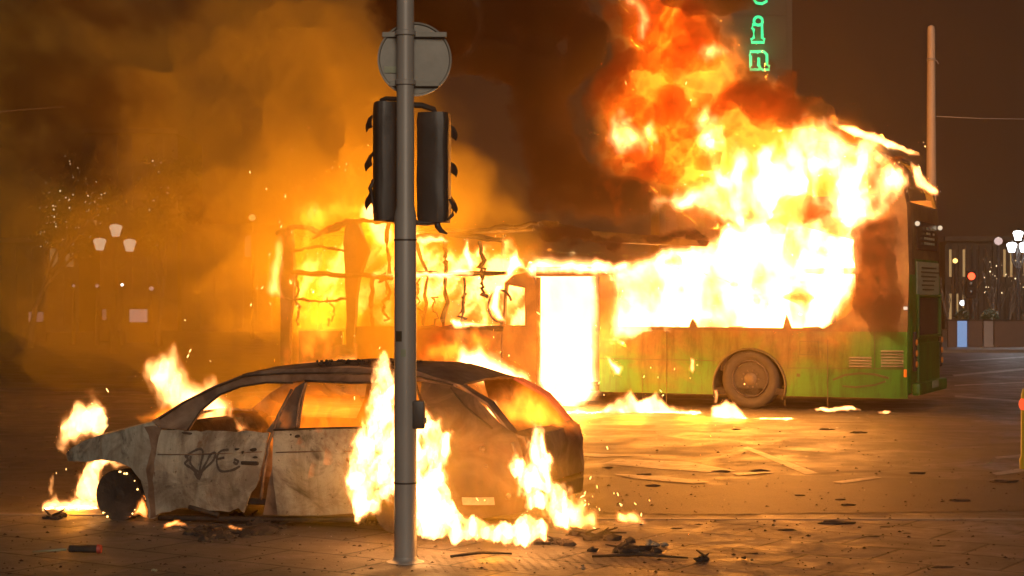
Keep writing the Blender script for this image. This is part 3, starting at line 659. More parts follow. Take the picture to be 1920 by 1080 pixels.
# sign: round plate with rim, its back towards the viewer, held behind the pole
zc = pz(108); M = Matrix.Translation((pxm(776), .09, zc)) @ Matrix.Rotation(R(90), 4, 'X') @ Matrix.Rotation(R(4), 4, 'Y')
rs = 70 / F * PD
bm = bmesh.new(); lathe(bm, [(0, 0), (rs * .93, 0), (rs * .955, .012), (rs, .014), (rs, -.012), (0, -.012)], 56, M)
sg = bm_obj('round_sign', bm, sign_back, pole, True, 30)
bm = bmesh.new()
for dz in (-.17, .165): box(bm, (pxm(776), .068, zc + dz), (.44 if dz > 0 else .34, .022, .035), None, .004)
bm_obj('sign_rail', bm, sign_back, sg)
for dz in (-.17, .165):
    bm = bmesh.new(); lathe(bm, [(.066, -.018), (.07, -.014), (.07, .014), (.066, .018)], 28, Matrix.Translation((0, 0, zc + dz)))
    bm_obj('sign_clamp', bm, grey_metal, sg, True, 40)
bm = bmesh.new(); box(bm, (pxm(731), .072, pz(128)), (.085, .004, .045)); bm_obj('maker_sticker', bm, panel_pale, sg)
def head(px0, px1, pt, pb, yaw, side):
    cx = (pxm(px0) + pxm(px1)) / 2; w = (pxm(px1) - pxm(px0)); zt_, zb_ = pz(pt), pz(pb); hh = zt_ - zb_
    h = empty('signal_head', (cx, .12, zb_), R(yaw)); h.parent = pole
    bm = bmesh.new()
    # ribbed back shell: a smooth bulging profile drawn round the back, extruded upwards
    pr = []; n = 26
    for k in range(n + 1):
        t = math.pi * k / n; rr = 1 + .07 * abs(math.sin(3 * t)) 
        pr.append((-.5 * w * math.copysign(abs(math.cos(t)) ** .55, math.cos(t)), -.075 * max(math.sin(t), 0) ** .6 * rr))
    rows = []
    for i in range(15):
        z = hh * i / 14; s = .0 if 0 < i < 14 else 0
        k = .93 if i in (0, 14) else 1.0
        rows.append([bm.verts.new((x * k + .006 * mnoise.noise(Vector((x * 20, z * 5, side))), y * k + .006 * mnoise.noise(Vector((z * 6, x * 9, 3))), z)) for x, y in pr] +
                    [bm.verts.new((.46 * w * k, .09, z)), bm.verts.new((-.46 * w * k, .09, z))])
    m_ = len(rows[0])
    for a, b in zip(rows, rows[1:]):
        for k in range(m_): bm.faces.new((a[k], a[(k + 1) % m_], b[(k + 1) % m_], b[k]))
    bm.faces.new(rows[0]); bm.faces.new(rows[-1]); bm_obj('housing', bm, black_plastic, h, True, 40)
    for i, f in enumerate((.84, .52, .2)):          # three hoods, the lowest melted out of shape
        z = hh * f; bm = bmesh.new(); rr = min(.088, hh * .12); rows = []
        for j in range(6):
            y = .09 + .13 * j / 5; dz = -.02 * (j / 5) ** 2 * (1 + i * .6)
            rows.append([bm.verts.new(((rr + .004 * j) * math.cos(t) * (1 + .1 * mnoise.noise(Vector((t, j * .5, i + side)))), y, z + dz + rr * math.sin(t) + .012 * mnoise.noise(Vector((t * 2, j, i * 3 + side))))) for t in [R(-25 + 230 * k / 14) for k in range(15)]])
        for a, b in zip(rows, rows[1:]):
            for k in range(14): bm.faces.new((a[k], a[k + 1], b[k + 1], b[k]))
        bmesh.ops.recalc_face_normals(bm, faces=bm.faces); bmesh.ops.solidify(bm, geom=list(bm.faces), thickness=.006)
        bm_obj('visor', bm, black_plastic, h, True, 40)
        bm = bmesh.new(); lathe(bm, [(0, .004), (rr * .8, 0), (rr * .82, -.01)], 20, Matrix.Translation((0, .10, z)) @ Matrix.Rotation(R(-90), 4, 'X')); bm_obj('lens', bm, dark_glass, h, True)
    return h
head(699, 744, 188, 412, 15, 1); head(781, 841, 208, 416, -15, 2)
def bracket(pts, r=.014):
    bm = bmesh.new(); tube(bm, [(pxm(a), y, pz(b)) for a, b, y in pts], r, 8); bm_obj('bracket', bm, black_plastic, pole, True, 50)
bracket([(712, 186, .1), (722, 182, .08), (748, 184, .05), (762, 186, .02)], .016)
bracket([(762, 196, .02), (790, 196, .05), (812, 202, .09), (815, 214, .1)], .02)
bracket([(712, 408, .1), (740, 412, .05), (762, 412, .02)], .018); bracket([(762, 416, .02), (800, 418, .05), (822, 414, .08)], .018)
bm = bmesh.new(); box(bm, (pxm(752), .02, pz(200)), (.06, .06, .14), None, .012); bm_obj('clamp_block', bm, black_plastic, pole)
bm = bmesh.new()
tube(bm, [(pxm(818), .08, pz(414)), (pxm(820), .08, pz(424)), (pxm(826), .08, pz(432)), (pxm(838), .07, pz(438))], [.024, .022, .018, .005], 7)
tube(bm, [(pxm(842), .08, pz(372)), (pxm(849), .08, pz(388)), (pxm(848), .08, pz(402)), (pxm(838), .08, pz(412))], [.01, .008, .012, .008], 7)
tube(bm, [(pxm(698), .08, pz(335)), (pxm(692), .08, pz(352)), (pxm(697), .08, pz(372)), (pxm(702), .08, pz(398))], [.012, .016, .012, .008], 7)
bm_obj('melted_drip', bm, black_plastic, pole, True)
pb = empty('push_button_box', (pxm(785), -.01, pz(780))); pb.parent = pole
bm = bmesh.new(); box(bm, (0, 0, .01), (.085, .10, .19), None, .014); bm_obj('casing', bm, black_plastic, pb, True, 40)
bm = bmesh.new(); lathe(bm, [(.022, 0), (.02, .01), (0, .013)], 16, Matrix.Translation((.043, 0, -.03)) @ Matrix.Rotation(R(90), 4, 'Y')); bm_obj('button', bm, grey_metal, pb, True)

# ------------------------------------------------------------------ tram mast and wires, street lamps, far signal
mast = empty('tram_mast', P(1746, HY, 40) - Vector((0, 0, H)))
tag(mast, 'tall tapering pale mast rising behind the rear of the green bus', 'mast')
bm = bmesh.new(); zt_ = H + (HY - 48) / F * 40
lathe(bm, [(.13, 0), (.115, 3.5), (.085, zt_ - .1), (.07, zt_ - .02), (0, zt_ + .02)], 20); bm_obj('mast_tube', bm, pale_pole, mast, True, 40)
bm = bmesh.new(); z = H + (HY - 112) / F * 40; tube(bm, [(0, 0, z), (.12, -.02, z - .02), (.16, -.02, z - .1)], .012, 6); lathe(bm, [(.10, -.03), (.10, .03)], 20, Matrix.Translation((0, 0, z))); bm_obj('wire_clamp', bm, grey_metal, mast, True)
def wire(pts, r, lab):
    bm = bmesh.new(); tube(bm, pts, r, 6); tag(bm_obj('overhead_wire', bm, grey_metal, None, True), lab, 'wire')
wire([P(1752, 218, 40), P(1835, 222, 40.4), P(1990, 224, 41)], .010, 'thin span wire running right from the pale mast')
wire([P(-40, 214, 36), P(40, 206, 36.5), P(120, 200, 37)], .02, 'short pale overhead wire high at the left edge of the photo')
def lantern_post(px, d, lamps, lab, scale=1, m=LAMP, gh=.42):
    r = empty('street_lamp', P(px, HY, d) - Vector((0, 0, H))); tag(r, lab, 'street lamp')
    zz = [H + (HY - b) / F * d for a, b in lamps]; top = max(zz) - .3
    bm = bmesh.new(); lathe(bm, [(.16, 0), (.16, .5), (.08, .7), (.06, top - .4), (.05, top)], 14); bm_obj('post', bm, char, r, True, 40)
    for (a, b), z in zip(lamps, zz):
        x = (a - px) / F * d
        if abs(x) > .1:
            bm = bmesh.new(); tube(bm, [(0, 0, z - .75), (x * .5, 0, z - .72), (x * .9, 0, z - .5), (x, 0, z - gh * .5)], .03, 8); bm_obj('arm', bm, char, r, True)
        bm = bmesh.new(); lathe(bm, [(0, -gh * .5), (.12 * scale, -gh * .5), (.15 * scale, -gh * .2), (.21 * scale, gh * .22), (.17 * scale, gh * .36), (0, gh * .46)], 16, Matrix.Translation((x, 0, z))); ln = bm_obj('lantern', bm, m, r, True)
        bm = bmesh.new(); lathe(bm, [(.10 * scale, gh * .45), (.04, gh * .6), (0, gh * .75)], 10, Matrix.Translation((x, 0, z))); bm_obj('lantern_cap', bm, char, ln)
        if m is LAMPW or d < 70:
            l = bpy.data.lights.new('lamp_light', 'POINT'); l.energy = 320 if m is LAMPW else 8; l.shadow_soft_size = .2; l.color = (.9, .95, 1) if m is LAMPW else (1, .8, .55)
            lo = bpy.data.objects.new('lamp_light', l); COL.objects.link(lo); lo.parent = r; lo.location = (x, 0, z)
    return r
lantern_post(216, 56, [(217, 431), (187, 457), (243, 459)], 'old street lamp with three warm lanterns glowing through the smoke', 1.0)
lantern_post(1909, 62, [(1909, 441), (1897, 463), (1920, 463)], 'street lamp with three bright white lanterns at the right edge of the photo', .85, LAMPW, .36)
def small_lamp(px, py, d, m, r, lab, h0=0):
    o = empty('street_lamp', P(px, HY, d) - Vector((0, 0, H))); tag(o, lab, 'street lamp'); z = H + (HY - py) / F * d
    bm = bmesh.new(); lathe(bm, [(.09, 0), (.05, z - .2)], 10); bm_obj('post', bm, char, o)
    bm = bmesh.new(); lathe(bm, [(0, -r), (r * .8, -r * .6), (r, 0), (r * .8, r * .6), (0, r)], 14, Matrix.Translation((0, 0, z))); bm_obj('lamp_head', bm, m, o, True)
small_lamp(473, 408, 75, YEL, .15, 'single small yellow lamp glowing in the smoke left of the bus')
small_lamp(1791, 489, 90, YEL, .13, 'single small yellow lamp above the far trees right of the bus')
small_lamp(1805, 568, 70, LAMPW, .11, 'low white lamp above the blue-lit panel')
small_lamp(1872, 452, 66, SHOP, .16, 'dim pale lamp left of the three bright white lanterns')
# far red signal
ts = empty('traffic_light', P(1820, HY, 60) - Vector((0, 0, H))); tag(ts, 'distant traffic light showing red', 'traffic light')
z = H + (HY - 518) / F * 60
bm = bmesh.new(); lathe(bm, [(.06, 0), (.055, z - .3)], 10); bm_obj('pole', bm, char, ts)
bm = bmesh.new(); box(bm, (0, 0, z - .28), (.32, .2, .95), None, .03); bm_obj('housing', bm, char, ts)
bm = bmesh.new(); lathe(bm, [(0, .03), (.09, .02), (.125, 0)], 16, Matrix.Translation((0, -.11, z)) @ Matrix.Rotation(R(90), 4, 'X')); bm_obj('red_lens', bm, REDL, ts)
bm = bmesh.new(); [lathe(bm, [(0, .02), (.08, .01), (.1, 0)], 16, Matrix.Translation((0, -.105, z - k)) @ Matrix.Rotation(R(90), 4, 'X')) for k in (.28, .56)]; bm_obj('unlit_lens', bm, dark_glass, ts)

# ------------------------------------------------------------------ far buildings
stone_dark = surf_mat('sooty_stone', [(0, (.035, .03, .026)), (1, (.06, .05, .042))], .6, .8, bs=0)
def facade(name, px0, px1, pt, d, depth, m, lab, win=None, rows=3, cols=6, lit=.3, wz0=1.0, wm=WIN):
    a = P(px0, HY, d); b = P(px1, HY, d); z = H + (HY - pt) / F * d
    r = empty(name, ((a.x + b.x) / 2, d, 0)); w = b.x - a.x; tag(r, lab, 'building')
    bm = bmesh.new(); box(bm, (0, depth / 2, z / 2), (w, depth, z)); bm_obj('wall', bm, m, r)
    bm = bmesh.new(); box(bm, (0, -.1, z + .12), (w + .3, .4, .25)); 
    for k in range(1, rows): box(bm, (0, -.06, z * k / rows), (w, .12, .15))
    for k in range(cols + 1): box(bm, (-w / 2 + w * k / cols, -.05, z / 2 - .1), (.22, .10, z - .25))
    bm_obj('cornice', bm, m, r)
    cw = w / cols; ch = z / rows
    for i in range(rows):
        for j in range(cols):
            f = random.random() < lit
            bm = bmesh.new(); box(bm, (-w / 2 + cw * (j + .5), -.004, ch * (i + .5)), (cw * .5, .03, ch * .62)); p_ = bm_obj('window', bm, wm if f else dark_glass, r)
    return r
random.seed(21)
tower = empty('tower_block', (0, 0, 0)); tag(tower, 'tall blank-sided tower block rising behind the smoke above the bus', 'building')
TD = 120; ta = P(1262, HY, TD).x; tb = P(1485, HY, TD).x; tower.location = ((ta + tb) / 2, TD, 0)
bm = bmesh.new(); box(bm, (0, 5, 15), (tb - ta, 10, 30)); bm_obj('wall', bm, tower_mat, tower)
bm = bmesh.new()
for k in range(9): box(bm, (0, -.03, 3 + k * 3), (tb - ta + .06, .06, .08))
for s in (-1, 1): box(bm, (s * ((tb - ta) / 2 - .2), -.04, 15), (.4, .08, 29.8))
bm_obj('floor_band', bm, tower_mat, tower)
bm = bmesh.new(); box(bm, (0, 5, 30.2), (tb - ta + .4, 10.4, .4)); bm_obj('roof_parapet', bm, tower_mat, tower)
# vertical neon sign
sgn = empty('neon_sign', P(1422, HY, TD - .5)); tag(sgn, 'green halo-lit serif letters running down the tower, only i and n fully readable', 'sign')
def letter(outlines, name='letter'):
    q = [[((1320 + a / 6.75 - 1422) / F * TD, -((b / 6.75) - HY) / F * TD) for a, b in o] for o in outlines]
    bm = bmesh.new()
    for o in q:
        f = bm.faces.new([bm.verts.new((x, .0, z)) for x, z in o]); r_ = bmesh.ops.extrude_face_region(bm, geom=[f])
        bmesh.ops.translate(bm, vec=(0, .12, 0), verts=[v for v in r_['geom'] if isinstance(v, bmesh.types.BMVert)])
    L_ = bm_obj(name, bm, surf_mat('letter_face', [(0, (.01, .06, .02)), (1, (.02, .10, .03))], 3, .5, bs=0), sgn)
    bm = bmesh.new()
    for o in q:
        ar = sum(a[0] * b_[1] - b_[0] * a[1] for a, b_ in zip(o, o[1:] + o[:1])); sg_ = 1 if ar > 0 else -1; c = []
        for a, b_, d_ in zip(o[-1:] + o[:-1], o, o[1:] + o[:1]):
            e1 = Vector((b_[0] - a[0], b_[1] - a[1])).normalized(); e2 = Vector((d_[0] - b_[0], d_[1] - b_[1])).normalized()
            nn = Vector((e1.y + e2.y, -e1.x - e2.x)); nn = nn.normalized() if nn.length > .1 else Vector((e1.y, -e1.x)); c.append((b_[0] + nn.x * sg_ * .13, b_[1] + nn.y * sg_ * .13))
        c = c + c[:2]; tube(bm, [(x, .06, z) for x, z in c], .095, 8, False)
    bm_obj('neon_outline', bm, GREENN, L_, True)
def circ(cx, cy_, rx, ry, n=18): return [(cx + rx * math.cos(k * math.tau / n), cy_ + ry * math.sin(k * math.tau / n)) for k in range(n)]
letter([circ(688, 282, 30, 32), [(632, 343), (718, 343), (718, 505), (746, 520), (746, 532), (620, 532), (620, 520), (652, 505), (652, 372), (632, 360)]])
letter([[(603, 684), (664, 684), (668, 704), (700, 684), (745, 684), (775, 712), (778, 845), (808, 858), (808, 872), (752, 874), (722, 850), (716, 735), (700, 718), (672, 735), (668, 855), (690, 862), (690, 874), (604, 874), (604, 862), (615, 850), (613, 708), (603, 700)]])
letter([[(640, -60), (660, -120), (720, -130), (775, -100), (785, -40), (690, -40), (700, -5), (740, 5), (785, -15), (775, 15), (730, 38), (680, 30), (650, -5)]])
l = bpy.data.lights.new('neon_light', 'POINT'); l.energy = 45; l.color = (.08, 1, .35); l.shadow_soft_size = .3
lo = bpy.data.objects.new('neon_light', l); COL.objects.link(lo); lo.parent = sgn; lo.location = (0, -.5, (HY - 85) / F * TD)

facade('apartment_building', 1240, 1420, 380, 105, 8, stone_dark, 'dark block at the foot of the tower hidden by the burning bus', rows=3, cols=5, lit=0)
facade('terrace_building', 1775, 1940, 452, 98, 8, stone_dark, 'far terrace with tall warm-lit windows behind the bare trees on the right', rows=2, cols=13, lit=.3)
facade('quay_building', -60, 145, 455, 90, 8, stone_dark, 'dim building at the left edge behind the tree with fairy lights', rows=3, cols=7, lit=.12)
facade('quay_building', 160, 330, 250, 95, 8, stone_dark, 'tall dim building behind the three warm lanterns', rows=6, cols=6, lit=.08)
facade('quay_building', 345, 560, 430, 92, 8, stone_dark, 'dark low building behind the single yellow lamp', rows=3, cols=8, lit=.03)
# lit shop windows far left
def lit_box(px, py, w, h, d, m, lab, name='shop_window', cat='shop window', foot=True):
    c = P(px, py, d); r = empty(name, (c.x, d, 0)); tag(r, lab, cat); W_, H_ = w / F * d, h / F * d
    bm = bmesh.new(); box(bm, (0, 0, c.z), (W_, .08, H_), None, .03); bm_obj('lit_pane', bm, m, r)
    bm = bmesh.new()
    for s in (-1, 1): box(bm, (s * (W_ / 2 + .05), 0, (c.z + H_ / 2 + .1) / 2), (.1, .14, c.z + H_ / 2 + .1))
    box(bm, (0, 0, c.z + H_ / 2 + .05), (W_, .14, .1)); box(bm, (0, 0, (c.z - H_ / 2) / 2), (W_, .14, max(.1, c.z - H_ / 2 - .02))); bm_obj('casing', bm, char, r)
lit_box(260, 592, 34, 24, 70, SHOP, 'bright pinkish lit shop window low behind the smoke, right of the lanterns')
lit_box(68, 594, 28, 18, 72, emit_mat('shop_dim', (1, .6, .55), .35), 'faint pink lit window low at the left edge')
lit_box(196, 590, 8, 20, 72, emit_mat('shop_dim2', (1, .65, .55), .3), 'narrow faint lit window between two brighter shop windows')
for a, b, d, m, rr, lab in ((229, 534, 66, LAMPW, .06, 'tiny white-green light point under the three lanterns'), (182, 536, 66, SHOP, .07, 'tiny pink light point left of the white-green one'), (138, 536, 67, SHOP, .06, 'tiny faint light point above the faint shop window'), (284, 541, 67, SHOP, .09, 'blurred pink light point right of the white-green one')):
    small_lamp(a, b, d, m, rr, lab)
# low wall of hoarding panels at the right, one lit blue
hd = 60
for k, (a, b, m, lab) in enumerate([(1776, 1794, hoard, 'brown panel left of the blue-lit panel'), (1795, 1813, BLUE, 'narrow blue-lit upright panel in the low brown row'), (1814, 1842, hoard, 'brown panel between the blue-lit and the grey panel'), (1843, 1862, surf_mat('panel_grey', [(0, (.2, .19, .2)), (1, (.3, .28, .3))], 2, .6, bs=0), 'grey panel right of the blue-lit panel'), (1863, 1940, hoard, 'long brown panel at the right edge')]):
    x0 = P(a, HY, hd).x; x1 = P(b, HY, hd).x; zt_ = H - (603 - HY) / F * hd
    r = empty('barrier_panel', ((x0 + x1) / 2, hd, 0)); tag(r, lab, 'barrier', 'row of low street barrier panels')
    bm = bmesh.new(); box(bm, (0, 0, zt_ / 2 + .03), (x1 - x0 - .02, .12, zt_), None, .015); bm_obj('panel', bm, m, r)
    bm = bmesh.new(); box(bm, (0, 0, zt_ + .05), (x1 - x0 + .005, .2, .05)); box(bm, (0, -.0, .02), (x1 - x0 - .06, .4, .05)); bm_obj('rail', bm, char, r)
o = flat('far_pavement', [(8, 57.2), (40, 56.2), (40, 90), (8, 90)], .10, kerbstone)
bm = bmesh.new(); 
v = [bm.verts.new(q) for q in ((8, 57.2, .1), (40, 56.2, .1), (40, 56.1, 0), (8, 57.1, 0))]; bm.faces.new(v); tag(bm_obj('far_kerb', bm, kerbstone), kind='structure')

# ------------------------------------------------------------------ trees
def tree(px, d, top, lab, crown=None, lights=0, seed=0, group=None, spread=1.0, leaf=False, lean=0, trunk_h=2.2):
    rnd = random.Random(seed); o = P(px, HY, d); o.z = 0; Ht = H + (HY - top) / F * d
    r = empty('tree', o); tag(r, lab, 'tree', group); bm = bmesh.new(); tips = []
    def grow(p, dr, L, rad, lev):
        pts = [p]; n = 4
        for k in range(n):
            dr = (dr + Vector((rnd.gauss(0, .13), rnd.gauss(0, .13), rnd.gauss(.05, .06)))).normalized(); pts.append(pts[-1] + dr * L / n)
        tube(bm, pts, [rad * (1 - .4 * k / n) for k in range(n + 1)], 6 if lev < 2 else 4)
        if lev >= 3 or L < .35: tips.extend(pts[2:]); return
        for k in range(4 if lev == 0 else 3):
            a = rnd.uniform(0, math.tau); s = rnd.uniform(.35, .75) * spread
            nd = (dr + Vector((math.cos(a) * s, math.sin(a) * s, .1))).normalized(); grow(pts[-1] if k < 2 else pts[rnd.randint(2, 4)], nd, L * rnd.uniform(.55, .8), rad * .6, lev + 1)
    grow(Vector((0, 0, 0)), Vector((lean, 0, 1)), min(trunk_h, Ht * .4), .13, 0)
    zm = max(t.z for t in tips); sc = Ht / zm
    for v_ in bm.verts: v_.co.z *= sc; v_.co.x *= spread
    bm_obj('trunk', bm, trunk_mat, r, True)
    tips = [Vector((t.x * spread, t.y, t.z * sc)) for t in tips]
    if leaf:
        bm = bmesh.new()
        for t in tips:
            for _ in range(20):
                c = t + Vector((rnd.gauss(0, .28), rnd.gauss(0, .28), rnd.gauss(0, .25))); a = Vector((rnd.gauss(0, 1), rnd.gauss(0, 1), rnd.gauss(0, 1))).normalized(); b_ = a.orthogonal().normalized(); s = rnd.uniform(.06, .14)
                bm.faces.new([bm.verts.new(c + q) for q in (a * s, b_ * s * .6, -a * s, -b_ * s * .6)])
        bm_obj('crown', bm, leaf_mat, r)
    if lights:
        bm = bmesh.new()
        for _ in range(lights):
            t = rnd.choice(tips); bmesh.ops.create_icosphere(bm, subdivisions=1, radius=rnd.choice([.012, .018, .022, .032]), matrix=Matrix.Translation(t + Vector((rnd.gauss(0, .25), -.3 + rnd.gauss(0, .25), rnd.gauss(0, .3)))))
        bm_obj('string_lights', bm, FAIRY, r)
tree(58, 62, 300, 'leafy tree speckled with fairy lights at the left edge', lights=130, seed=3, leaf=True, spread=1.0, trunk_h=2.6)
tree(300, 64, 300, 'faint tree with dim fairy lights behind the orange smoke', lights=26, seed=9, leaf=True, spread=.9, trunk_h=2.6)
for k, (a, d, t, lab) in enumerate([(1783, 66, 505, 'slim bare tree closest to the bus in the far row'), (1808, 68, 520, 'bare tree behind the blue-lit panel'), (1826, 70, 500, 'bare tree behind the red signal'), (1852, 66, 500, 'bare tree behind the grey panel'), (1878, 68, 470, 'taller bare tree under the dim pale lamp'), (1893, 66, 520, 'short bare tree just left of the three white lanterns'), (1917, 70, 490, 'bare tree cut by the right edge of the photo')]):
    tree(a, d, t, lab, seed=40 + k, group='bare winter trees in the far row', spread=.55, lights=10 if k in (3, 4, 6) else 0, trunk_h=1.6)
# planter tubs with dark bushes behind the barrier
for k, (a, d, lab) in enumerate([(1806, 62, 'round dark bush above the blue-lit panel'), (1856, 62, 'round dark bush above the grey panel')]):
    o = P(a, HY, d); r = empty('clipped_bush', (o.x, d, 0)); tag(r, lab, 'bush'); rnd = random.Random(k)
    bm = bmesh.new(); lathe(bm, [(.22, 0), (.3, .7), (.27, .7)], 16); bm_obj('tub', bm, hoard, r)
    bm = bmesh.new()
    for _ in range(700):
        v_ = Vector((rnd.gauss(0, 1), rnd.gauss(0, 1), rnd.gauss(0, 1))).normalized() * rnd.uniform(.2, .34); c = v_ + Vector((0, 0, 1.05)); a_ = Vector((rnd.gauss(0, 1), rnd.gauss(0, 1), rnd.gauss(0, 1))).normalized(); b_ = a_.orthogonal().normalized()
        bm.faces.new([bm.verts.new(c + q) for q in (a_ * .05, b_ * .03, -a_ * .05, -b_ * .03)])
    bm_obj('foliage', bm, leaf_mat, r)
# bollard at the right edge
r = empty('traffic_bollard', G(1925, 880)); tag(r, 'yellow traffic bollard with a red light, half cut by the right edge', 'bollard')
bm = bmesh.new(); lathe(bm, [(.07, 0), (.075, .1), (.06, .14), (.055, .78), (.04, .84), (0, .85)], 18); bm_obj('post', bm, surf_mat('bollard_yellow', [(0, (.45, .4, .03)), (1, (.6, .5, .05))], 6, .5, bs=.1), r, True, 40)
bm = bmesh.new(); lathe(bm, [(.07, -.05), (.085, 0), (.07, .05)], 18, Matrix.Translation((0, 0, .68)) @ Matrix.Rotation(R(90), 4, 'X')); bm_obj('red_light', bm, emit_mat('red_dim', (1, .10, .03), 1.2), r, True)

# ------------------------------------------------------------------ debris on the ground
def lump(bm, c, s, seed, sub=2, flat_=.5):
    r_ = bmesh.ops.create_icosphere(bm, subdivisions=sub, radius=1)
    for v_ in r_['verts']:
        n = 1 + .6 * mnoise.noise(v_.co * 1.7 + Vector((seed, 0, 0))) + .25 * mnoise.noise(v_.co * 5 + Vector((0, seed, 0)))
        v_.co = Vector((v_.co.x * n * s, v_.co.y * n * s * .8, max(-.02, v_.co.z * n * s * flat_))) + c
random.seed(3)
def debris(px, py, size, n, lab, m=char, cat='debris', name='burnt_debris', stick=True):
    g = G(px, py); bm = bmesh.new()
    for k in range(n):
        c = Vector((random.gauss(0, size * .6), random.gauss(0, size * .8), 0)) if n > 1 else Vector()
        lump(bm, Vector((c.x, c.y, .012)), size * random.uniform(.18, .5) if n > 1 else size, random.random() * 50, 2 if n < 12 else 1, .55)
        if stick and random.random() < .5:
            a = random.uniform(0, 3.14); L = size * random.uniform(.5, 1.1)
            tube(bm, [c + Vector((0, 0, .03)), c + Vector((math.cos(a) * L, math.sin(a) * L, random.uniform(.01, .08)))], [.01, .005], 5)
    o = bm_obj(name, bm, m); o.location = (g.x, g.y, .008); tag(o, lab, cat)
debris(1040, 1022, .12, 9, 'dark charred heap just right of the pole base fire')
debris(1185, 1036, .13, 10, 'largest charred heap on the paving to the right of the car')
debris(1232, 1026, .08, 5, 'pale ashy clump beside the largest charred heap', sign_back)
debris(1316, 1057, .07, 5, 'small dark lump alone near the bottom edge')
debris(1395, 1053, .035, 3, 'tiny dark scrap right of the small dark lump')
debris(1082, 1070, .035, 3, 'pale pebble-like scrap at the bottom edge right of the pole', sign_back)
debris(450, 972, .09, 7, 'black lump under the missing corner of the front door')
debris(402, 1006, .16, 26, 'scatter of burnt fragments under the front door')
debris(480, 1000, .2, 28, 'wide scatter of burnt fragments beneath the car sill')
debris(95, 975, .1, 10, 'charred smear of debris in front of the bare front wheel')
debris(700, 985, .12, 8, 'charred scraps under the burning rear wheel')
debris(1130, 1010, .15, 12, 'charred scraps behind the car tail fire')
debris(383, 1012, .035, 2, 'small pale glinting scrap in the shadow of the car', panel_pale, stick=False)
debris(297, 1075, .03, 2, 'pale scrap at the bottom edge left of the pole', panel_pale, stick=False)
debris(1857, 872, .05, 3, 'pale crumpled scrap on the road at the far right', panel_pale, stick=False)
for k, (a, b, s) in enumerate([(1210, 891, .05), (1352, 885, .05), (1424, 884, .06), (1140, 878, .035), (1225, 912, .05), (1475, 996, .045), (1565, 983, .09), (1660, 990, .03), (1590, 948, .04), (1800, 940, .06), (1575, 938, .03), (1760, 1026, .03), (1640, 1008, .03), (1410, 1040, .03), (1700, 1002, .02), (1270, 993, .03), (1550, 806, .06), (1610, 812, .07), (1380, 806, .04), (1880, 904, .09), (1720, 888, .05), (1500, 930, .03), (1310, 985, .02), (1768, 1066, .04)]):
    g = G(a, b); bm = bmesh.new(); lump(bm, Vector((0, 0, 0)), s, k * 7.3, 2, .22)
    where = 'just right of the burning car tail' if a < 1300 and b < 960 else 'in the bright firelit patch below the bus' if b < 860 else 'on the road below the rear wheel of the bus' if b < 900 and a < 1500 else 'on the dark road patch' if b < 960 and a < 1640 else 'on the road at the far right' if b < 960 else 'on the near paving, lower right' if a > 1600 else 'on the paving near the kerb line' if b < 1000 else 'on the near paving, lower middle'; o = bm_obj('scrap', bm, char); o.location = (g.x, g.y, .008); o.scale = (1.6, .9, 1)
    cmp_ = {3: ', leftmost', 4: ', lowest', 11: ', middle one', 12: ', leftmost', 14: ', farthest one', 23: ', lowest', 8: ', lower one', 10: ', upper one', 15: ', left one', 22: ', right one', 16: ', left one', 17: ', right one', 7: ', right one', 21: ', left one', 9: ', nearer one', 19: ', farther one'}.get(k, '')
    tag(o, ('larger ' if s > .055 else 'small ' if s > .033 else 'tiny ') + 'flat dark scrap ' + where + cmp_, 'scrap', 'flat dark scraps strewn on the road and paving')
# burnt flare tube with a pale stick
g = G(130, 1041); r = empty('firework_tube', (g.x, g.y, .01), R(-3)); tag(r, 'dark tube with a red end and a pale stick lying on the paving', 'tube')
bm = bmesh.new(); tube(bm, [(0, 0, .035), (.17, 0, .035), (.2, 0, .035)], [.024, .026, .026], 14); bm_obj('tube', bm, char, r, True, 40)
bm = bmesh.new(); tube(bm, [(.2, 0, .035), (.225, 0, .035)], [.033, .03], 14); bm_obj('red_cap', bm, surf_mat('red_plastic', [(0, (.35, .04, .03)), (1, (.5, .08, .05))], 6, .5, bs=0), r, True, 40)
bm = bmesh.new(); tube(bm, [(-.26, -.01, .012), (-.02, 0, .03)], [.005, .009], 8); bm_obj('stick', bm, panel_pale, r, True)
for a, b, c, dd, lab in ((1110, 1043, 1290, 1046, 'long thin dark rod lying across the paving right of the pole'), (845, 1043, 960, 1038, 'short thin rod near the tactile paving')):
    p = G(a, b, .02); q = G(c, dd, .02); bm = bmesh.new(); tube(bm, [p, (p + q) / 2 + Vector((0, .05, .01)), q], [.009, .012, .006] if b > 900 else [.02, .025, .012], 8); tag(bm_obj('burnt_rod', bm, char, None, True), lab, 'rod')
rnd = random.Random(18); bm = bmesh.new()
for cx, cy_, sx, sy, n in ((420, 990, 110, 14, 150), (900, 1025, 130, 16, 110), (1180, 1030, 70, 16, 90), (1500, 800, 160, 12, 90), (1300, 860, 260, 50, 120), (200, 985, 60, 12, 50)):
    for _ in range(n):
        g = G(rnd.gauss(cx, sx), max(700, rnd.gauss(cy_, sy))); s_ = rnd.uniform(.003, .010) * g.y / 14; a = rnd.uniform(0, 6.3)
        p = [Vector((g.x + math.cos(a + t) * s_, g.y + math.sin(a + t) * s_, .012 + rnd.uniform(0, s_ * .9))) for t in (0, 2.0, 4.1)]
        bm.faces.new([bm.verts.new(q) for q in p])
gl = surf_mat('glass_shard', [(0, (.4, .4, .38)), (1, (.6, .6, .58))], 5, .08, bs=0)
tag(bm_obj('broken_glass', bm, gl), 'tiny shards of broken glass glinting round the wrecks', kind='stuff')
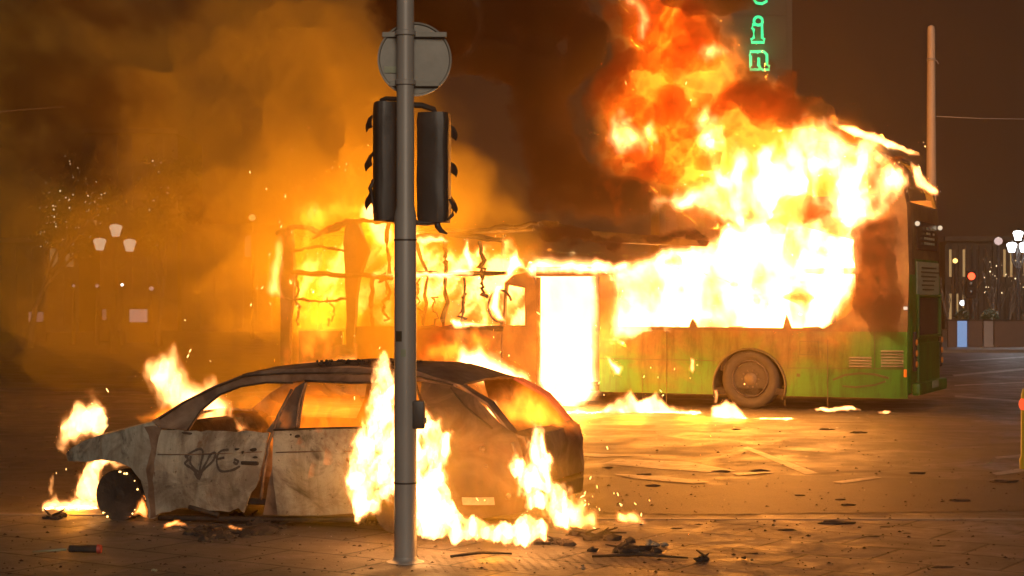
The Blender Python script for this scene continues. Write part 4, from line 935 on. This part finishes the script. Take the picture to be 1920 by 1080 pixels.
# fine grit
rnd = random.Random(8); bm = bmesh.new()
for _ in range(1500):
    a = rnd.uniform(0, 1920); b = 800 + 280 * rnd.random() ** .8; g = G(a, b); s = rnd.uniform(.003, .009) * (1 + g.y / 14) * .6
    if rnd.random() < .25: s *= 1.8
    q = [Vector((math.cos(t) * s * rnd.uniform(.5, 1.4), math.sin(t) * s * rnd.uniform(.5, 1.6), 0)) + Vector((g.x, g.y, .010)) for t in (0, 1.6, 3.1, 4.6)]
    top = bm.verts.new(Vector((g.x, g.y, .010 + s * .7))); v_ = [bm.verts.new(p) for p in q]
    for k in range(4): bm.faces.new((v_[k], v_[(k + 1) % 4], top))
tag(bm_obj('grit', bm, char), 'fine dark grit and ash strewn over road and paving', kind='stuff')

# ------------------------------------------------------------------ fire and smoke bodies
RG = np.random.RandomState(12)
_lat = RG.rand(512, 512)
def vnoise(x, y, seed=0):
    x = x + seed * 37.17; y = y + seed * 91.7; xi = np.floor(x).astype(int); yi = np.floor(y).astype(int); fx = x - xi; fy = y - yi
    fx = fx * fx * fx * (fx * (fx * 6 - 15) + 10); fy = fy * fy * fy * (fy * (fy * 6 - 15) + 10)
    g = lambda i, j: _lat[(yi + j) % 512, (xi + i) % 512]
    return (g(0, 0) * (1 - fx) + g(1, 0) * fx) * (1 - fy) + (g(0, 1) * (1 - fx) + g(1, 1) * fx) * fy - .5
def fbm(x, y, seed=0, o=5, rg=.55):
    s = 0; a = 1; t = 0; c, sn = .8, .6
    for k in range(o):
        s = s + a * vnoise(x, y, seed + k * 3.1); t += a; x, y = (x * c - y * sn) * 2.03, (x * sn + y * c) * 2.03; a *= rg
    return s / t * 2
def billow(x, y, seed=0, o=5):
    s = 0; a = 1; t = 0; c, sn = .8, .6
    for k in range(o):
        s = s + a * np.abs(vnoise(x, y, seed + k * 3.1)) * 2; t += a; x, y = (x * c - y * sn) * 2.1, (x * sn + y * c) * 2.1; a *= .5
    return s / t
def sdist(poly, X, Y):
    """distance to the outline, positive inside"""
    p = np.array(poly, float); q = np.roll(p, -1, 0); d = np.full(X.shape, 1e18); ins = np.zeros(X.shape, bool)
    for (ax_, ay_), (bx, by) in zip(p, q):
        ex, ey = bx - ax_, by - ay_; wx, wy = X - ax_, Y - ay_; t = np.clip((wx * ex + wy * ey) / (ex * ex + ey * ey + 1e-9), 0, 1)
        d = np.minimum(d, (wx - ex * t) ** 2 + (wy - ey * t) ** 2)
        c = ((ay_ > Y) != (by > Y)) & (X < (bx - ax_) * (Y - ay_) / (by - ay_ + 1e-12) + ax_); ins ^= c
    return np.where(ins, 1, -1) * np.sqrt(d)
def body(name, m, depth, fn, rect, step, parent=None, dvar=0, seed=0, tmax=3.0, floor=None):
    """fn(X, Y) -> thickness in metres over the frontal outline; the body is a closed lens-like volume, thick in the middle"""
    x0, y0, x1, y1 = rect; nx = int((x1 - x0) / step) + 2; ny = int((y1 - y0) / step) + 2
    X, Y = np.meshgrid(x0 + np.arange(nx) * step, y0 + np.arange(ny) * step)
    T = np.minimum(np.nan_to_num(fn(X, Y)), tmax); T[0, :] = T[-1, :] = 0; T[:, 0] = T[:, -1] = 0
    T = np.where(T > 2e-4, T, 0)
    use = (T[:-1, :-1] > 0) | (T[1:, :-1] > 0) | (T[:-1, 1:] > 0) | (T[1:, 1:] > 0)
    vu = np.zeros(T.shape, bool); vu[:-1, :-1] |= use; vu[1:, :-1] |= use; vu[:-1, 1:] |= use; vu[1:, 1:] |= use
    dd = depth + (dvar * fbm(X / 120, Y / 120, seed + 9, 3) if dvar else 0)
    WX = (X - 960) / F * depth; WZ = H - (Y - HY) / F * depth
    if floor is not None: WZ = np.maximum(WZ, floor)
    idx = -np.ones(T.shape, int); idx[vu] = np.arange(vu.sum())
    thick = vu & (T > 0); idb = idx.copy(); idb[thick] = vu.sum() + np.arange(thick.sum())
    A = np.stack([WX[vu], (dd - T / 2)[vu] if dvar else (depth - T / 2)[vu], WZ[vu]], 1)
    Bk = np.stack([WX[thick], (dd + T / 2)[thick] if dvar else (depth + T / 2)[thick], WZ[thick]], 1)
    j, i = np.nonzero(use)
    f1 = np.stack([idx[j, i], idx[j + 1, i], idx[j + 1, i + 1], idx[j, i + 1]], 1)
    f2 = np.stack([idb[j, i], idb[j, i + 1], idb[j + 1, i + 1], idb[j + 1, i]], 1)
    V = np.concatenate([A, Bk]); Fc = np.concatenate([f1, f2])
    me = bpy.data.meshes.new(name); me.from_pydata(V.tolist(), [], Fc.tolist()); me.update(); me.materials.append(m)
    o = bpy.data.objects.new(name, me); COL.objects.link(o); o.parent = parent; return o
def flamef(polys, soft, A, g=4.6, k=KF, na=.35, nf=30, seed=0, tex=.25, tf=18, up=1.0, warp=10, wf=40, shift=0.0, flow=90, stretch=1.9, ridge=.5, bias=.1):
    """polys: outlines in photo pixels; brightness rises exponentially from the edge to A"""
    def fn(X, Y):
        c_, s_ = math.cos(R(flow)), math.sin(R(flow)); U = (X * c_ - Y * s_) / stretch; V = X * s_ + Y * c_      # U runs along the flow
        wx = warp * fbm(U / wf, V / wf, seed + 1, 5); wy = warp * up * fbm(U / wf, V / wf, seed + 5, 5)
        v = None
        for p in polys:
            s = sdist(p, X + wx, Y + wy) / soft; v = s if v is None else np.maximum(v, s)
        U = U + wx * .8; V = V + wy * .8
        v = np.clip(v, -1, 1) + na * fbm(U / nf, V / nf, seed, 6) * np.clip(1.25 - v, 0.2, 1) + bias
        rd = 1 - 2 * billow(U / tf * .7, V / tf * .7, seed + 8, 4) / .6
        v = np.clip(v, 0, 1.0) + (v > .0) * tex * ((1 - ridge) * fbm(U / tf, V / tf, seed + 2, 5) + ridge * .5 * rd) * np.clip(v * 2, 0, 1)
        v = np.clip((v - shift) / (1 - shift), 0, 1.15)
        return A * (np.exp(g * v) - 1) / (math.exp(g) - 1) / k
    return fn
def bb(polys, m=40):
    a = [p for q in polys for p in q]; return (min(p[0] for p in a) - m, min(p[1] for p in a) - m, max(p[0] for p in a) + m, max(p[1] for p in a) + m)
def fire(lab, polys, depth, soft=14, A=50, step=4, m=None, group=None, name='flame_or_painted_glow', floor=None, margin=36, **k):
    m = m or FIRE; kk = {FIRE.name: 10, FIRE_RED.name: 10, PAINTED_GLOW.name: .8}[m.name]
    o = body(name, m, depth, flamef(polys, soft, min(A, 3.4) if m is FIRE else A, k=kk, **{**k, 'g': k.get('g', 3.0 if m is FIRE else 4.6)}), bb(polys, margin), step, floor=floor); tag(o, lab, 'fire', group)
    if m is FIRE and A > 4:
        body('flame_core', CORE, depth, flamef(polys, soft, min(A * .32, 5.2), k=KF, **{**k, 'g': 3.0, 'shift': .16 + k.get('shift', 0)}), bb(polys, margin), step, parent=o, floor=floor)
    return o

# --- car fires
fire('flame above the missing front bumper of the car', [[(112, 850), (106, 800), (118, 768), (140, 752), (160, 752), (170, 728), (184, 752), (200, 775), (205, 800), (196, 815), (165, 822), (140, 832), (122, 850)]], 14.95, 22, 26, step=3, na=.55, nf=20, tex=.6, warp=15, wf=28, seed=1)
fire('low flames on the ground in front of the bare front wheel', [[(78, 960), (84, 945), (95, 940), (105, 925), (120, 940), (140, 932), (160, 925), (178, 935), (186, 962), (140, 966)], [(95, 930), (90, 895), (99, 885), (104, 925)], [(132, 940), (140, 890), (152, 872), (190, 860), (235, 862), (238, 875), (205, 880), (188, 905), (180, 940)]], 14.9, 12, 14, step=3, na=.55, nf=20, tex=.6, warp=15, wf=28, seed=2, floor=.01)
fire('flame rising beyond the windscreen of the car', [[(268, 688), (284, 662), (312, 655), (326, 640), (340, 664), (348, 688), (356, 712), (378, 722), (398, 700), (408, 712), (412, 735), (440, 750), (430, 790), (400, 812), (350, 812), (330, 780), (300, 770), (286, 735), (272, 712)]], 16.4, 24, 14, seed=3, tex=.5, na=.4)
fire('tongue of flame along the windscreen base', [[(255, 785), (290, 765), (340, 740), (390, 735), (380, 760), (320, 795), (270, 795)]], 16.1, 18, 3, seed=31)
fire('tall white-hot flame over the rear wheel, the pole standing before it', [[(655, 868), (650, 900), (662, 935), (676, 975), (696, 962), (712, 940), (735, 938), (770, 948), (790, 985), (800, 960), (822, 905), (838, 850), (836, 815), (818, 788), (782, 776), (742, 752), (738, 700), (714, 668), (704, 690), (698, 740), (688, 780), (666, 815)]], 12.5, 20, 24, step=3, bias=.6, seed=4, na=.6, nf=18, tex=1.1, tf=14, warp=15, wf=26)
fire('white flames running along the ground beneath the car tail', [[(780, 920), (786, 1000), (850, 1012), (900, 1014), (960, 1020), (1022, 1008), (1022, 980), (990, 966), (972, 980), (930, 986), (885, 976), (862, 955), (842, 930), (826, 885), (800, 890)]], 12.35, 11, 24, step=3, bias=.6, seed=5, na=.6, nf=16, tex=1.0, tf=12, warp=10, wf=24, floor=.005)
fire('pointed white flame on the car tailgate', [[(1002, 796), (1018, 826), (1034, 865), (1048, 905), (1070, 915), (1074, 945), (1062, 990), (1040, 985), (1010, 955), (988, 940), (970, 905), (962, 875), (974, 860), (984, 872), (990, 835)]], 12.75, 16, 24, step=3, bias=.6, seed=6, na=.6, nf=16, tex=1.1, tf=12, warp=14, wf=24)
fire('orange flamelets curling under the right end of the car tail', [[(1040, 990), (1050, 955), (1070, 920), (1080, 945), (1092, 925), (1098, 955), (1120, 950), (1125, 985), (1090, 995)]], 13.3, 16, 7, seed=7, na=.7, nf=16, tex=.5, floor=.01)
fire('small separate fire on the road just right of the car', [[(1148, 982), (1152, 962), (1166, 955), (1176, 962), (1196, 958), (1206, 970), (1206, 984)]], 13.9, 10, 7, seed=8, na=.6, nf=14, tex=.5, floor=.01)
fire('small flame tip licking behind the front wheel', [[(246, 972), (258, 945), (267, 926), (272, 945), (278, 975), (262, 966)]], 14.1, 7, 6, step=3, seed=81, na=.4, nf=10)
fire('flame glowing through the rear window opening of the car', [[(905, 760), (940, 735), (985, 722), (1030, 745), (1090, 795), (1085, 810), (985, 808), (940, 800), (915, 780)]], 13.95, 34, 3.3, seed=9, bias=.3, na=.3, tex=.5, nf=40)
fire('white flame at the near corner of the rear window opening', [[(905, 765), (918, 745), (935, 745), (940, 780), (930, 795)]], 13.7, 14, 30, seed=91)
fire('bright flames leaping behind the rear of the car roof', [[(842, 690), (850, 655), (868, 635), (882, 650), (900, 640), (925, 665), (960, 680), (985, 700), (1000, 740), (985, 760), (950, 740), (905, 722), (860, 712)]], 16.0, 22, 30, seed=10, na=.5)
fire('flames inside the front of the car cabin seen through the open front window', [[(345, 810), (352, 785), (385, 752), (425, 742), (440, 765), (430, 790), (470, 795), (495, 800), (495, 812)]], 14.9, 22, 7, step=3, seed=111, na=.6, nf=26, tex=.7, warp=14, wf=30)
fire('orange fire glow inside the cabin of the car', [[(400, 720), (560, 700), (800, 700), (860, 730), (900, 800), (870, 860), (760, 900), (500, 940), (480, 900), (470, 800), (380, 800)]], 14.55, 60, 1.2, m=PAINTED_GLOW, seed=11, step=8, tex=.4, nf=80)
fire('line of embers burning under the car doors', [[(306, 986), (318, 980), (352, 980), (356, 985), (330, 989)]], 13.55, 4, 5, step=2, seed=12, na=.6, nf=8, floor=.01, margin=8)
fire('scattered embers burning under the open door gap', [[(392, 992), (398, 986), (404, 992)], [(424, 988), (430, 983), (452, 987), (450, 991)], [(376, 1012), (386, 1008), (392, 1014), (380, 1017)]], 13.3, 3, 5, step=2, seed=13, na=.6, nf=8, floor=.01, margin=8)
# --- bus fires
fire('solid white fire filling the open middle door of the bus', [[(995, 480), (1122, 480), (1130, 600), (1128, 735), (1100, 765), (1070, 782), (1040, 775), (1004, 740), (992, 600)]], 30.6, 24, 70, step=6, seed=14, na=.15, tex=.1)
fire('white fire spilling out of the middle door onto the road', [[(1006, 600), (1118, 600), (1120, 700), (1126, 735), (1100, 760), (1080, 778), (1055, 774), (1035, 755), (1006, 720)]], 28.9, 13, 70, step=4, seed=15, na=.3, floor=.01)
fire('huge white fire filling the rear windows of the bus', [[(1140, 640), (1135, 500), (1160, 495), (1185, 480), (1250, 455), (1320, 438), (1360, 415), (1500, 400), (1610, 390), (1618, 520), (1598, 560), (1570, 600), (1545, 640)]], 29.2, 24, 15, step=5, seed=16, na=.5, nf=60, tex=1.0, tf=40, warp=16, wf=70)
fire('fire billowing from the rear windows over the side of the bus', [[(1400, 612), (1520, 616), (1560, 600), (1592, 572), (1602, 530), (1612, 450), (1560, 440), (1480, 470), (1420, 540)]], 26.7, 34, 12, step=4, seed=17, na=.5, nf=50, tex=1.2, tf=34)
fire('main white fireball over the rear upper deck of the bus', [[(1225, 385), (1270, 345), (1310, 325), (1290, 260), (1310, 220), (1350, 240), (1360, 300), (1385, 262), (1440, 265), (1475, 240), (1500, 222), (1560, 232), (1640, 262), (1688, 305), (1700, 340), (1678, 375), (1655, 405), (1628, 430), (1610, 520), (1560, 500), (1500, 500), (1440, 470), (1350, 440), (1290, 422)]], 26.6, 40, 34, step=4, bias=.2, seed=18, na=.8, nf=60, tex=1.25, tf=40, warp=26, wf=60)
fire('yellow flame puff on the upper left of the fireball', [[(1290, 245), (1300, 215), (1330, 200), (1350, 215), (1352, 245), (1320, 262)]], 24.6, 30, 14, seed=19, na=.6, nf=30)
fire('yellow flame puff beside the dark smoke left of the fireball', [[(1128, 265), (1140, 225), (1170, 200), (1190, 225), (1228, 240), (1222, 275), (1190, 300), (1150, 290)], [(1185, 235), (1225, 225), (1240, 262), (1210, 270)]], 24.6, 30, 30, seed=20, na=.6, nf=34, tex=.5)
fire('narrow bright flame high in the smoke column', [[(1165, 0), (1185, -10), (1215, 10), (1230, 40), (1215, 80), (1195, 75), (1190, 35)]], 24.6, 26, 14, seed=21, na=.4)
fire('round bright flame puff under the green letters', [[(1308, 100), (1318, 78), (1345, 72), (1362, 100), (1345, 122), (1318, 120)]], 24.6, 30, 14, seed=22, na=.4)
fire('thin line of fire burning along the rear roof edge of the bus', [[(1560, 232), (1600, 236), (1650, 252), (1690, 276), (1724, 292), (1720, 298), (1680, 286), (1640, 268), (1590, 252)]], 27.0, 6, 45, step=3, seed=23, na=.5, nf=14)
fire('fire glowing through the upper rear window of the bus', [[(1706, 304), (1725, 310), (1742, 330), (1764, 352), (1764, 366), (1735, 358), (1716, 352)]], 28.3, 9, 30, step=3, seed=24, na=.4, nf=18, tex=.5)
fire('jagged white flames on the road along the bus skirt', [[(1050, 790), (1048, 770), (1100, 765), (1130, 760), (1170, 745), (1185, 725), (1200, 745), (1232, 735), (1250, 752), (1290, 765), (1320, 775), (1310, 790), (1200, 784), (1120, 780)]], 27.3, 11, 60, step=3, seed=25, na=.9, nf=18, tex=.5, floor=.01)
fire('white fire burning at the rear wheel of the bus', [[(1332, 788), (1336, 765), (1352, 755), (1362, 750), (1378, 755), (1396, 772), (1404, 790)], [(1400, 792), (1430, 785), (1486, 790), (1480, 797)]], 26.0, 8, 50, step=3, seed=26, na=.5, nf=14, floor=.01)
fire('row of low flames on the road under the bus tail', [[(1515, 768), (1545, 762), (1560, 766), (1600, 762), (1616, 770), (1560, 774)], [(1644, 775), (1660, 771), (1672, 776), (1656, 780)]], 26.6, 4, 16, step=2, seed=27, na=.6, nf=12, floor=.01)
fire('small flame on the bus side just right of the middle door', [[(1140, 668), (1152, 668), (1170, 685), (1164, 704), (1152, 700)]], 27.9, 8, 40, step=2, seed=28)
fire('small slim flame on the bus side left of the rear wheel', [[(1293, 664), (1302, 668), (1302, 690), (1297, 705), (1291, 690)]], 27.6, 6, 40, step=2, seed=29)
fire('slim flame rising at the front edge of the bus rear wheel', [[(1338, 728), (1345, 726), (1346, 755), (1339, 758)]], 26.9, 5, 8, step=2, seed=291)
fire('flickering top of the fire over the middle door of the bus', [[(918, 600), (912, 560), (930, 530), (942, 510), (950, 480), (968, 470), (985, 492), (1010, 482), (1040, 498), (1075, 490), (1110, 500), (1122, 482), (1150, 495), (1180, 490), (1180, 512), (1120, 520), (1060, 516), (1010, 520), (975, 505), (955, 520), (935, 545), (932, 600)]], 28.6, 11, 40, step=3, seed=30, na=.7, nf=22, tex=.5)
fire('flames at the foot of the door surround of the bus', [[(842, 700), (850, 665), (878, 640), (905, 655), (940, 665), (962, 690), (990, 700), (1010, 740), (960, 740), (880, 715)]], 28.6, 22, 14, step=4, seed=32, na=.7)
fire('soft orange fire glow filling the burnt front half of the bus', [[(510, 560), (520, 470), (545, 430), (600, 420), (700, 410), (860, 430), (1010, 450), (1015, 740), (760, 730), (540, 715), (522, 640)]], 34.5, 60, 1.3, m=PAINTED_GLOW, step=7, seed=33, na=.5, nf=90, tex=.6, tf=60, g=2.6)
fire('ragged flames showing between the burnt front pillars of the bus', [[(520, 470), (560, 430), (700, 415), (860, 440), (1000, 470), (1000, 620), (900, 640), (760, 600), (640, 620), (530, 580)]], 32.6, 50, 4.6, step=4, seed=331, na=1.1, nf=46, tex=1.5, tf=26, warp=26, wf=50, flow=60, shift=.26)
fire('red flames above the collapsed front roof of the bus', [[(540, 470), (548, 400), (580, 370), (600, 330), (630, 300), (660, 330), (690, 345), (720, 380), (720, 420), (640, 430), (580, 480)]], 28.0, 46, 2.0, m=FIRE_RED, step=4, seed=34, na=1.1, nf=36, tex=1.2, tf=22, g=3.0, warp=22, bias=.2)
fire('orange tongues rising over the front roof of the bus left of the pole', [[(528, 470), (530, 420), (556, 372), (580, 350), (606, 362), (610, 330), (640, 340), (655, 380), (690, 360), (735, 375), (735, 415), (640, 420), (560, 480)]], 28.2, 40, 2.6, step=4, seed=341, na=1.0, nf=34, tex=1.0, tf=20, warp=22)
fire('bright flame burning over the middle front pillar of the bus', [[(668, 412), (672, 385), (690, 370), (708, 378), (720, 405), (745, 415), (745, 450), (720, 462), (698, 450), (688, 425)]], 31.4, 12, 40, seed=35, na=.5)
fire('flames along the left front edge of the bus', [[(500, 545), (506, 500), (512, 460), (520, 440), (530, 470), (528, 520), (532, 560), (520, 560)]], 31.4, 14, 9, step=3, seed=36, na=.6, nf=24)
fire('flames inside the front doorway of the bus', [[(548, 500), (560, 480), (600, 490), (610, 470), (648, 480), (648, 505), (600, 515), (550, 525)], [(562, 560), (590, 545), (640, 530), (640, 548), (590, 560)], [(560, 390), (590, 372), (604, 400), (590, 430), (560, 425)]], 31.8, 24, 5, step=4, seed=37, na=.9, nf=26)
fire('flames along the window sill in the front half of the bus', [[(690, 512), (780, 508), (870, 505), (908, 512), (900, 520), (780, 524), (700, 524)], [(838, 600), (850, 596), (880, 600), (912, 606), (945, 606), (940, 616), (850, 616)], [(780, 446), (830, 440), (845, 455), (790, 460)], [(862, 480), (880, 450), (890, 500), (878, 515)]], 30.4, 7, 26, step=3, seed=38, na=.6, nf=18)
fire('curl of fire round the mirror arm of the bus', [[(926, 530), (915, 550), (914, 580), (926, 602), (946, 600), (934, 575), (936, 548), (950, 532)]], 28.9, 7, 30, step=3, seed=39, na=.4)
fire('fire glimpsed low behind the car along the bus front', [[(540, 690), (600, 680), (655, 668), (668, 650), (676, 680), (760, 690), (850, 680), (850, 705), (540, 705)]], 30.8, 14, 6, step=4, seed=40, na=.8, nf=24)
fire('orange flames washing over the low front panels of the bus', [[(536, 700), (540, 560), (600, 540), (640, 560), (645, 690), (600, 705)], [(760, 700), (780, 620), (860, 610), (935, 620), (930, 700)]], 29.9, 40, 1.9, step=5, seed=401, na=.9, nf=40, tex=1.0, tf=26)
fire('fire inside the window beside the middle door', [[(944, 535), (985, 530), (988, 612), (944, 612)]], 30.2, 40, 3, step=5, seed=41, na=.3)
rnd = random.Random(77); bm = bmesh.new()
for cx, cy_, d, n, sx, sy in ((1100, 930, 13.1, 34, 26, 40), (1175, 955, 13.7, 10, 22, 18), (700, 760, 12.4, 14, 50, 90), (350, 680, 16.2, 14, 45, 45), (150, 820, 14.8, 14, 40, 70), (520, 500, 30.5, 40, 45, 90), (640, 360, 30.5, 26, 70, 50), (960, 650, 28.5, 30, 60, 60), (1200, 120, 28.2, 24, 90, 90), (1650, 300, 27, 16, 60, 50), (1250, 720, 27, 24, 110, 25), (930, 930, 12.5, 16, 60, 40)):
    for _ in range(n // 2):
        p = P(rnd.gauss(cx, sx), rnd.gauss(cy_, sy), d + rnd.uniform(-.2, .2)); p.z = max(p.z, .02)
        rr = rnd.uniform(.2, .8) * d * .0004; bmesh.ops.create_icosphere(bm, subdivisions=1, radius=rr, matrix=Matrix.Translation(p) @ Matrix.Rotation(rnd.gauss(0, .5), 4, 'Y') @ Matrix.Diagonal((1, 1, rnd.uniform(1.5, 6), 1)))
tag(bm_obj('sparks', bm, EMBER), 'glowing sparks drifting round the fires', kind='stuff')
# firelight on smoke and bloom painted as emissive volumes, with flames in the column
fire('orange-red fire-lit smoke rolling up from the bus roof, its light painted as emission', [[(1110, 330), (1100, 220), (1140, 120), (1120, 30), (1110, -60), (1330, -60), (1420, 10), (1400, 60), (1440, 130), (1540, 190), (1620, 230), (1690, 300), (1640, 420), (1400, 440), (1250, 410)]], 29.8, 80, 2.4, m=PAINTED_GLOW, step=6, seed=50, na=.5, nf=120, tex=.5, tf=60, g=2.2, warp=40, wf=110, flow=130)
fire('rolling orange flames filling the column above the bus', [[(1140, 310), (1125, 240), (1165, 180), (1180, 110), (1160, 20), (1180, -40), (1240, -20), (1300, 40), (1380, 60), (1400, 120), (1450, 170), (1560, 220), (1640, 270), (1600, 400), (1400, 420), (1260, 390)]], 29.2, 70, 1.5, step=5, bias=.12, seed=52, na=.8, nf=90, tex=1.0, tf=46, warp=34, wf=90, flow=130)
fire('orange smoke with painted firelight glow pouring over the side of the rear deck', [[(1560, 440), (1620, 390), (1680, 360), (1700, 400), (1690, 560), (1650, 600), (1590, 650), (1520, 660), (1560, 590)]], 27.15, 50, .55, m=PAINTED_GLOW, step=6, seed=51, na=.7, nf=60, tex=.6, g=2.0)

fire('soft orange painted bloom around the tail of the car', [[(640, 980), (640, 820), (700, 660), (840, 760), (1000, 790), (1090, 900), (1130, 990), (900, 1030), (760, 1010)]], 12.75, 70, .2, m=PAINTED_GLOW, step=9, seed=90, na=.5, nf=70, tex=.4, g=1.5, margin=70)  # halo body: flame bloom painted into the air as faint emission
fire('soft orange painted bloom round the bus fireball', [[(1100, 640), (1130, 460), (1240, 360), (1120, 240), (1180, 60), (1350, 60), (1450, 190), (1600, 215), (1710, 290), (1700, 420), (1640, 560), (1560, 650)]], 27.2, 90, .35, m=PAINTED_GLOW, step=9, seed=92, na=.4, nf=100, tex=.4, g=1.5, margin=90)
# --- smoke
def smoke(lab, polys, depth, tau, soft, step=7, m=SMOKE_DARK, dens=1.0, seed=0, na=.6, nf=90, tex=.6, warp=40, wf=120, tmax=5, bil=.0, dvar=0, kind='stuff', name='smoke'):
    def fn(X, Y):
        wx = warp * fbm(X / wf, Y / wf, seed + 1, 5); wy = warp * fbm(X / wf, Y / wf, seed + 5, 5); v = None
        for p in polys:
            s = sdist(p, X + wx, Y + wy) / soft; v = s if v is None else np.maximum(v, s)
        v = np.clip(v, -1, 1) + na * fbm(X / nf, Y / nf, seed, 6)
        v = np.clip(v, 0, 1); v = v * v * (3 - 2 * v)
        t = 1 + tex * (fbm((X + wx * 2) / (nf * .7), (Y + wy * 2) / (nf * .7), seed + 3, 6) * 1.4 + (bil * (billow((X + wx) / (nf * .8), (Y + wy) / (nf * .8), seed + 4) - .5) * 2 if bil else 0))
        return tau / dens * v * np.clip(t, .05, 3)
    o = body(name, m, depth, fn, bb(polys, 90), step, tmax=tmax, dvar=dvar, seed=seed); tag(o, lab, 'smoke', kind=kind); return o
# dark plume
smoke('thick dark maroon smoke column above the bus', [[(660, -80), (700, 60), (780, 120), (900, 150), (960, 250), (1010, 330), (1010, 400), (1120, 430), (1230, 400), (1210, 330), (1130, 300), (1110, 200), (1150, 100), (1100, -80)]], 27.6, 4.2, 62, step=6, seed=60, tex=.8, bil=.9, dvar=1.2)
smoke('dark smoke streak trailing left from the fireball', [[(1010, 425), (1060, 425), (1150, 440), (1250, 430), (1340, 440), (1330, 462), (1260, 455), (1180, 470), (1110, 465), (1030, 450)]], 26.0, 3.2, 18, step=5, seed=61, na=1.0, nf=40, warp=16, wf=50, tmax=2.4)
smoke('dark smoke cap over the top of the fireball', [[(1220, -60), (1240, 10), (1300, 32), (1360, 40), (1420, 28), (1430, -60)]], 27.7, 1.7, 22, step=5, seed=62, na=.5, nf=60, warp=14, bil=.6)
smoke('brown smoke rolling along the upper right edge of the fireball', [[(1380, 120), (1440, 145), (1490, 175), (1540, 190), (1568, 205), (1572, 232), (1500, 232), (1440, 250), (1400, 230), (1350, 180)]], 27.4, 1.2, 22, step=5, seed=63, na=.8, nf=40, warp=16, wf=50, tmax=2, bil=.8)
smoke('rolling brown smoke torn across the orange flames', [[(1110, 330), (1100, 200), (1140, 60), (1150, -60), (1360, -60), (1360, 120), (1520, 190), (1580, 230), (1520, 250), (1440, 250), (1380, 260), (1320, 320), (1230, 370), (1150, 400)]], 25.3, 2.0, 40, step=4, m=SMOKE_HOT, seed=64, na=1.7, nf=70, tex=1.0, warp=50, wf=80, tmax=2.6, bil=1.2)
smoke('red-brown smoke over the dark front pillar of the bus', [[(648, 430), (690, 430), (745, 520), (840, 540), (840, 690), (660, 690)]], 29.0, 1.1, 30, step=5, m=SMOKE_HOT, seed=72, na=.9, nf=40, tmax=1.2, bil=.6)
smoke('brown gaps in the fireball', [[(1430, 400), (1470, 375), (1540, 372), (1590, 395), (1570, 430), (1500, 425), (1450, 432)], [(1290, 250), (1370, 270), (1350, 320), (1290, 310)], [(1370, 540), (1405, 525), (1445, 550), (1430, 565), (1395, 560)], [(1465, 545), (1500, 535), (1525, 565), (1495, 582)], [(1645, 285), (1690, 295), (1685, 335), (1645, 325)], [(1230, 470), (1270, 480), (1290, 520), (1250, 505)]], 25.0, 1.9, 18, step=3, m=SMOKE_HOT, seed=70, na=1.2, nf=34, warp=22, wf=40, tmax=1.6, bil=.8)
smoke('brown smoke clinging to the burnt rear side of the bus', [[(1610, 430), (1660, 400), (1700, 380), (1705, 640), (1640, 640), (1600, 600), (1600, 520)]], 25.6, 1.5, 34, step=5, seed=65, na=.8, nf=50, tmax=1.3, bil=.8)
smoke('brown smoke between the doors and the bus skirt fire', [[(1118, 735), (1150, 718), (1200, 720), (1180, 745), (1130, 765)]], 27.0, .8, 16, step=4, seed=66, na=.6, nf=30, tmax=.8)
smoke('thin dark smoke hanging high over the left street', [[(-80, -80), (420, -80), (440, 40), (250, 120), (330, 300), (470, 400), (460, 480), (330, 470), (240, 400), (-80, 380)]], 24.0, .42, 120, step=12, seed=71, na=.9, nf=150, tex=1.0, bil=.8, warp=70, wf=180)
# amber smoke drifting left, in front of the far street and behind the car
smoke('amber fire-lit smoke drifting left behind the car', [[(-600, -80), (700, -80), (900, 130), (1010, 330), (1000, 520), (860, 720), (500, 800), (200, 800), (-600, 800)]], 35.0, 1.3, 260, step=16, m=SMOKE_AMBER, dens=.15, seed=67, na=.6, nf=220, tex=.8, warp=70, wf=240, tmax=14, bil=.2)
smoke('amber smoke in front of the burnt front of the bus', [[(330, 830), (360, 520), (440, 300), (560, 200), (760, 180), (940, 260), (1000, 420), (960, 560), (800, 700), (620, 820)]], 25.5, .75, 190, step=12, m=SMOKE_AMBER, dens=.15, seed=68, na=.6, nf=160, tex=.7, warp=60, wf=160, tmax=6, bil=.4)
smoke('thin amber smoke around the rear of the car', [[(520, 860), (640, 790), (700, 700), (860, 700), (1000, 760), (1150, 860), (1220, 960), (1150, 1030), (700, 1050), (540, 1030)]], 12.4, .09, 90, step=8, m=SMOKE_AMBER, dens=.15, seed=69, na=.6, nf=90, tex=.6, tmax=3)

# ------------------------------------------------------------------ haze over the whole place
hz = mesh_obj('haze', [(x, y, z) for x in (-75, 75) for y in (-8, 140) for z in (-1, 42)], [(0, 1, 3, 2), (4, 6, 7, 5), (0, 4, 5, 1), (2, 3, 7, 6), (0, 2, 6, 4), (1, 5, 7, 3)],
              vol_mat('haze_air', scat=(.9, .78, .62), sd=.0045, masked=False)); tag(hz, kind='stuff')
m = hz.data.materials[0]; nt = m.node_tree; nt.nodes.clear(); pv = nt.nodes.new('ShaderNodeVolumePrincipled'); mo = nt.nodes.new('ShaderNodeOutputMaterial')
pv.inputs['Color'].default_value = (.95, .74, .42, 1); pv.inputs['Density'].default_value = .0017; pv.inputs['Anisotropy'].default_value = .5
nt.links.new(pv.outputs[0], mo.inputs['Volume'])
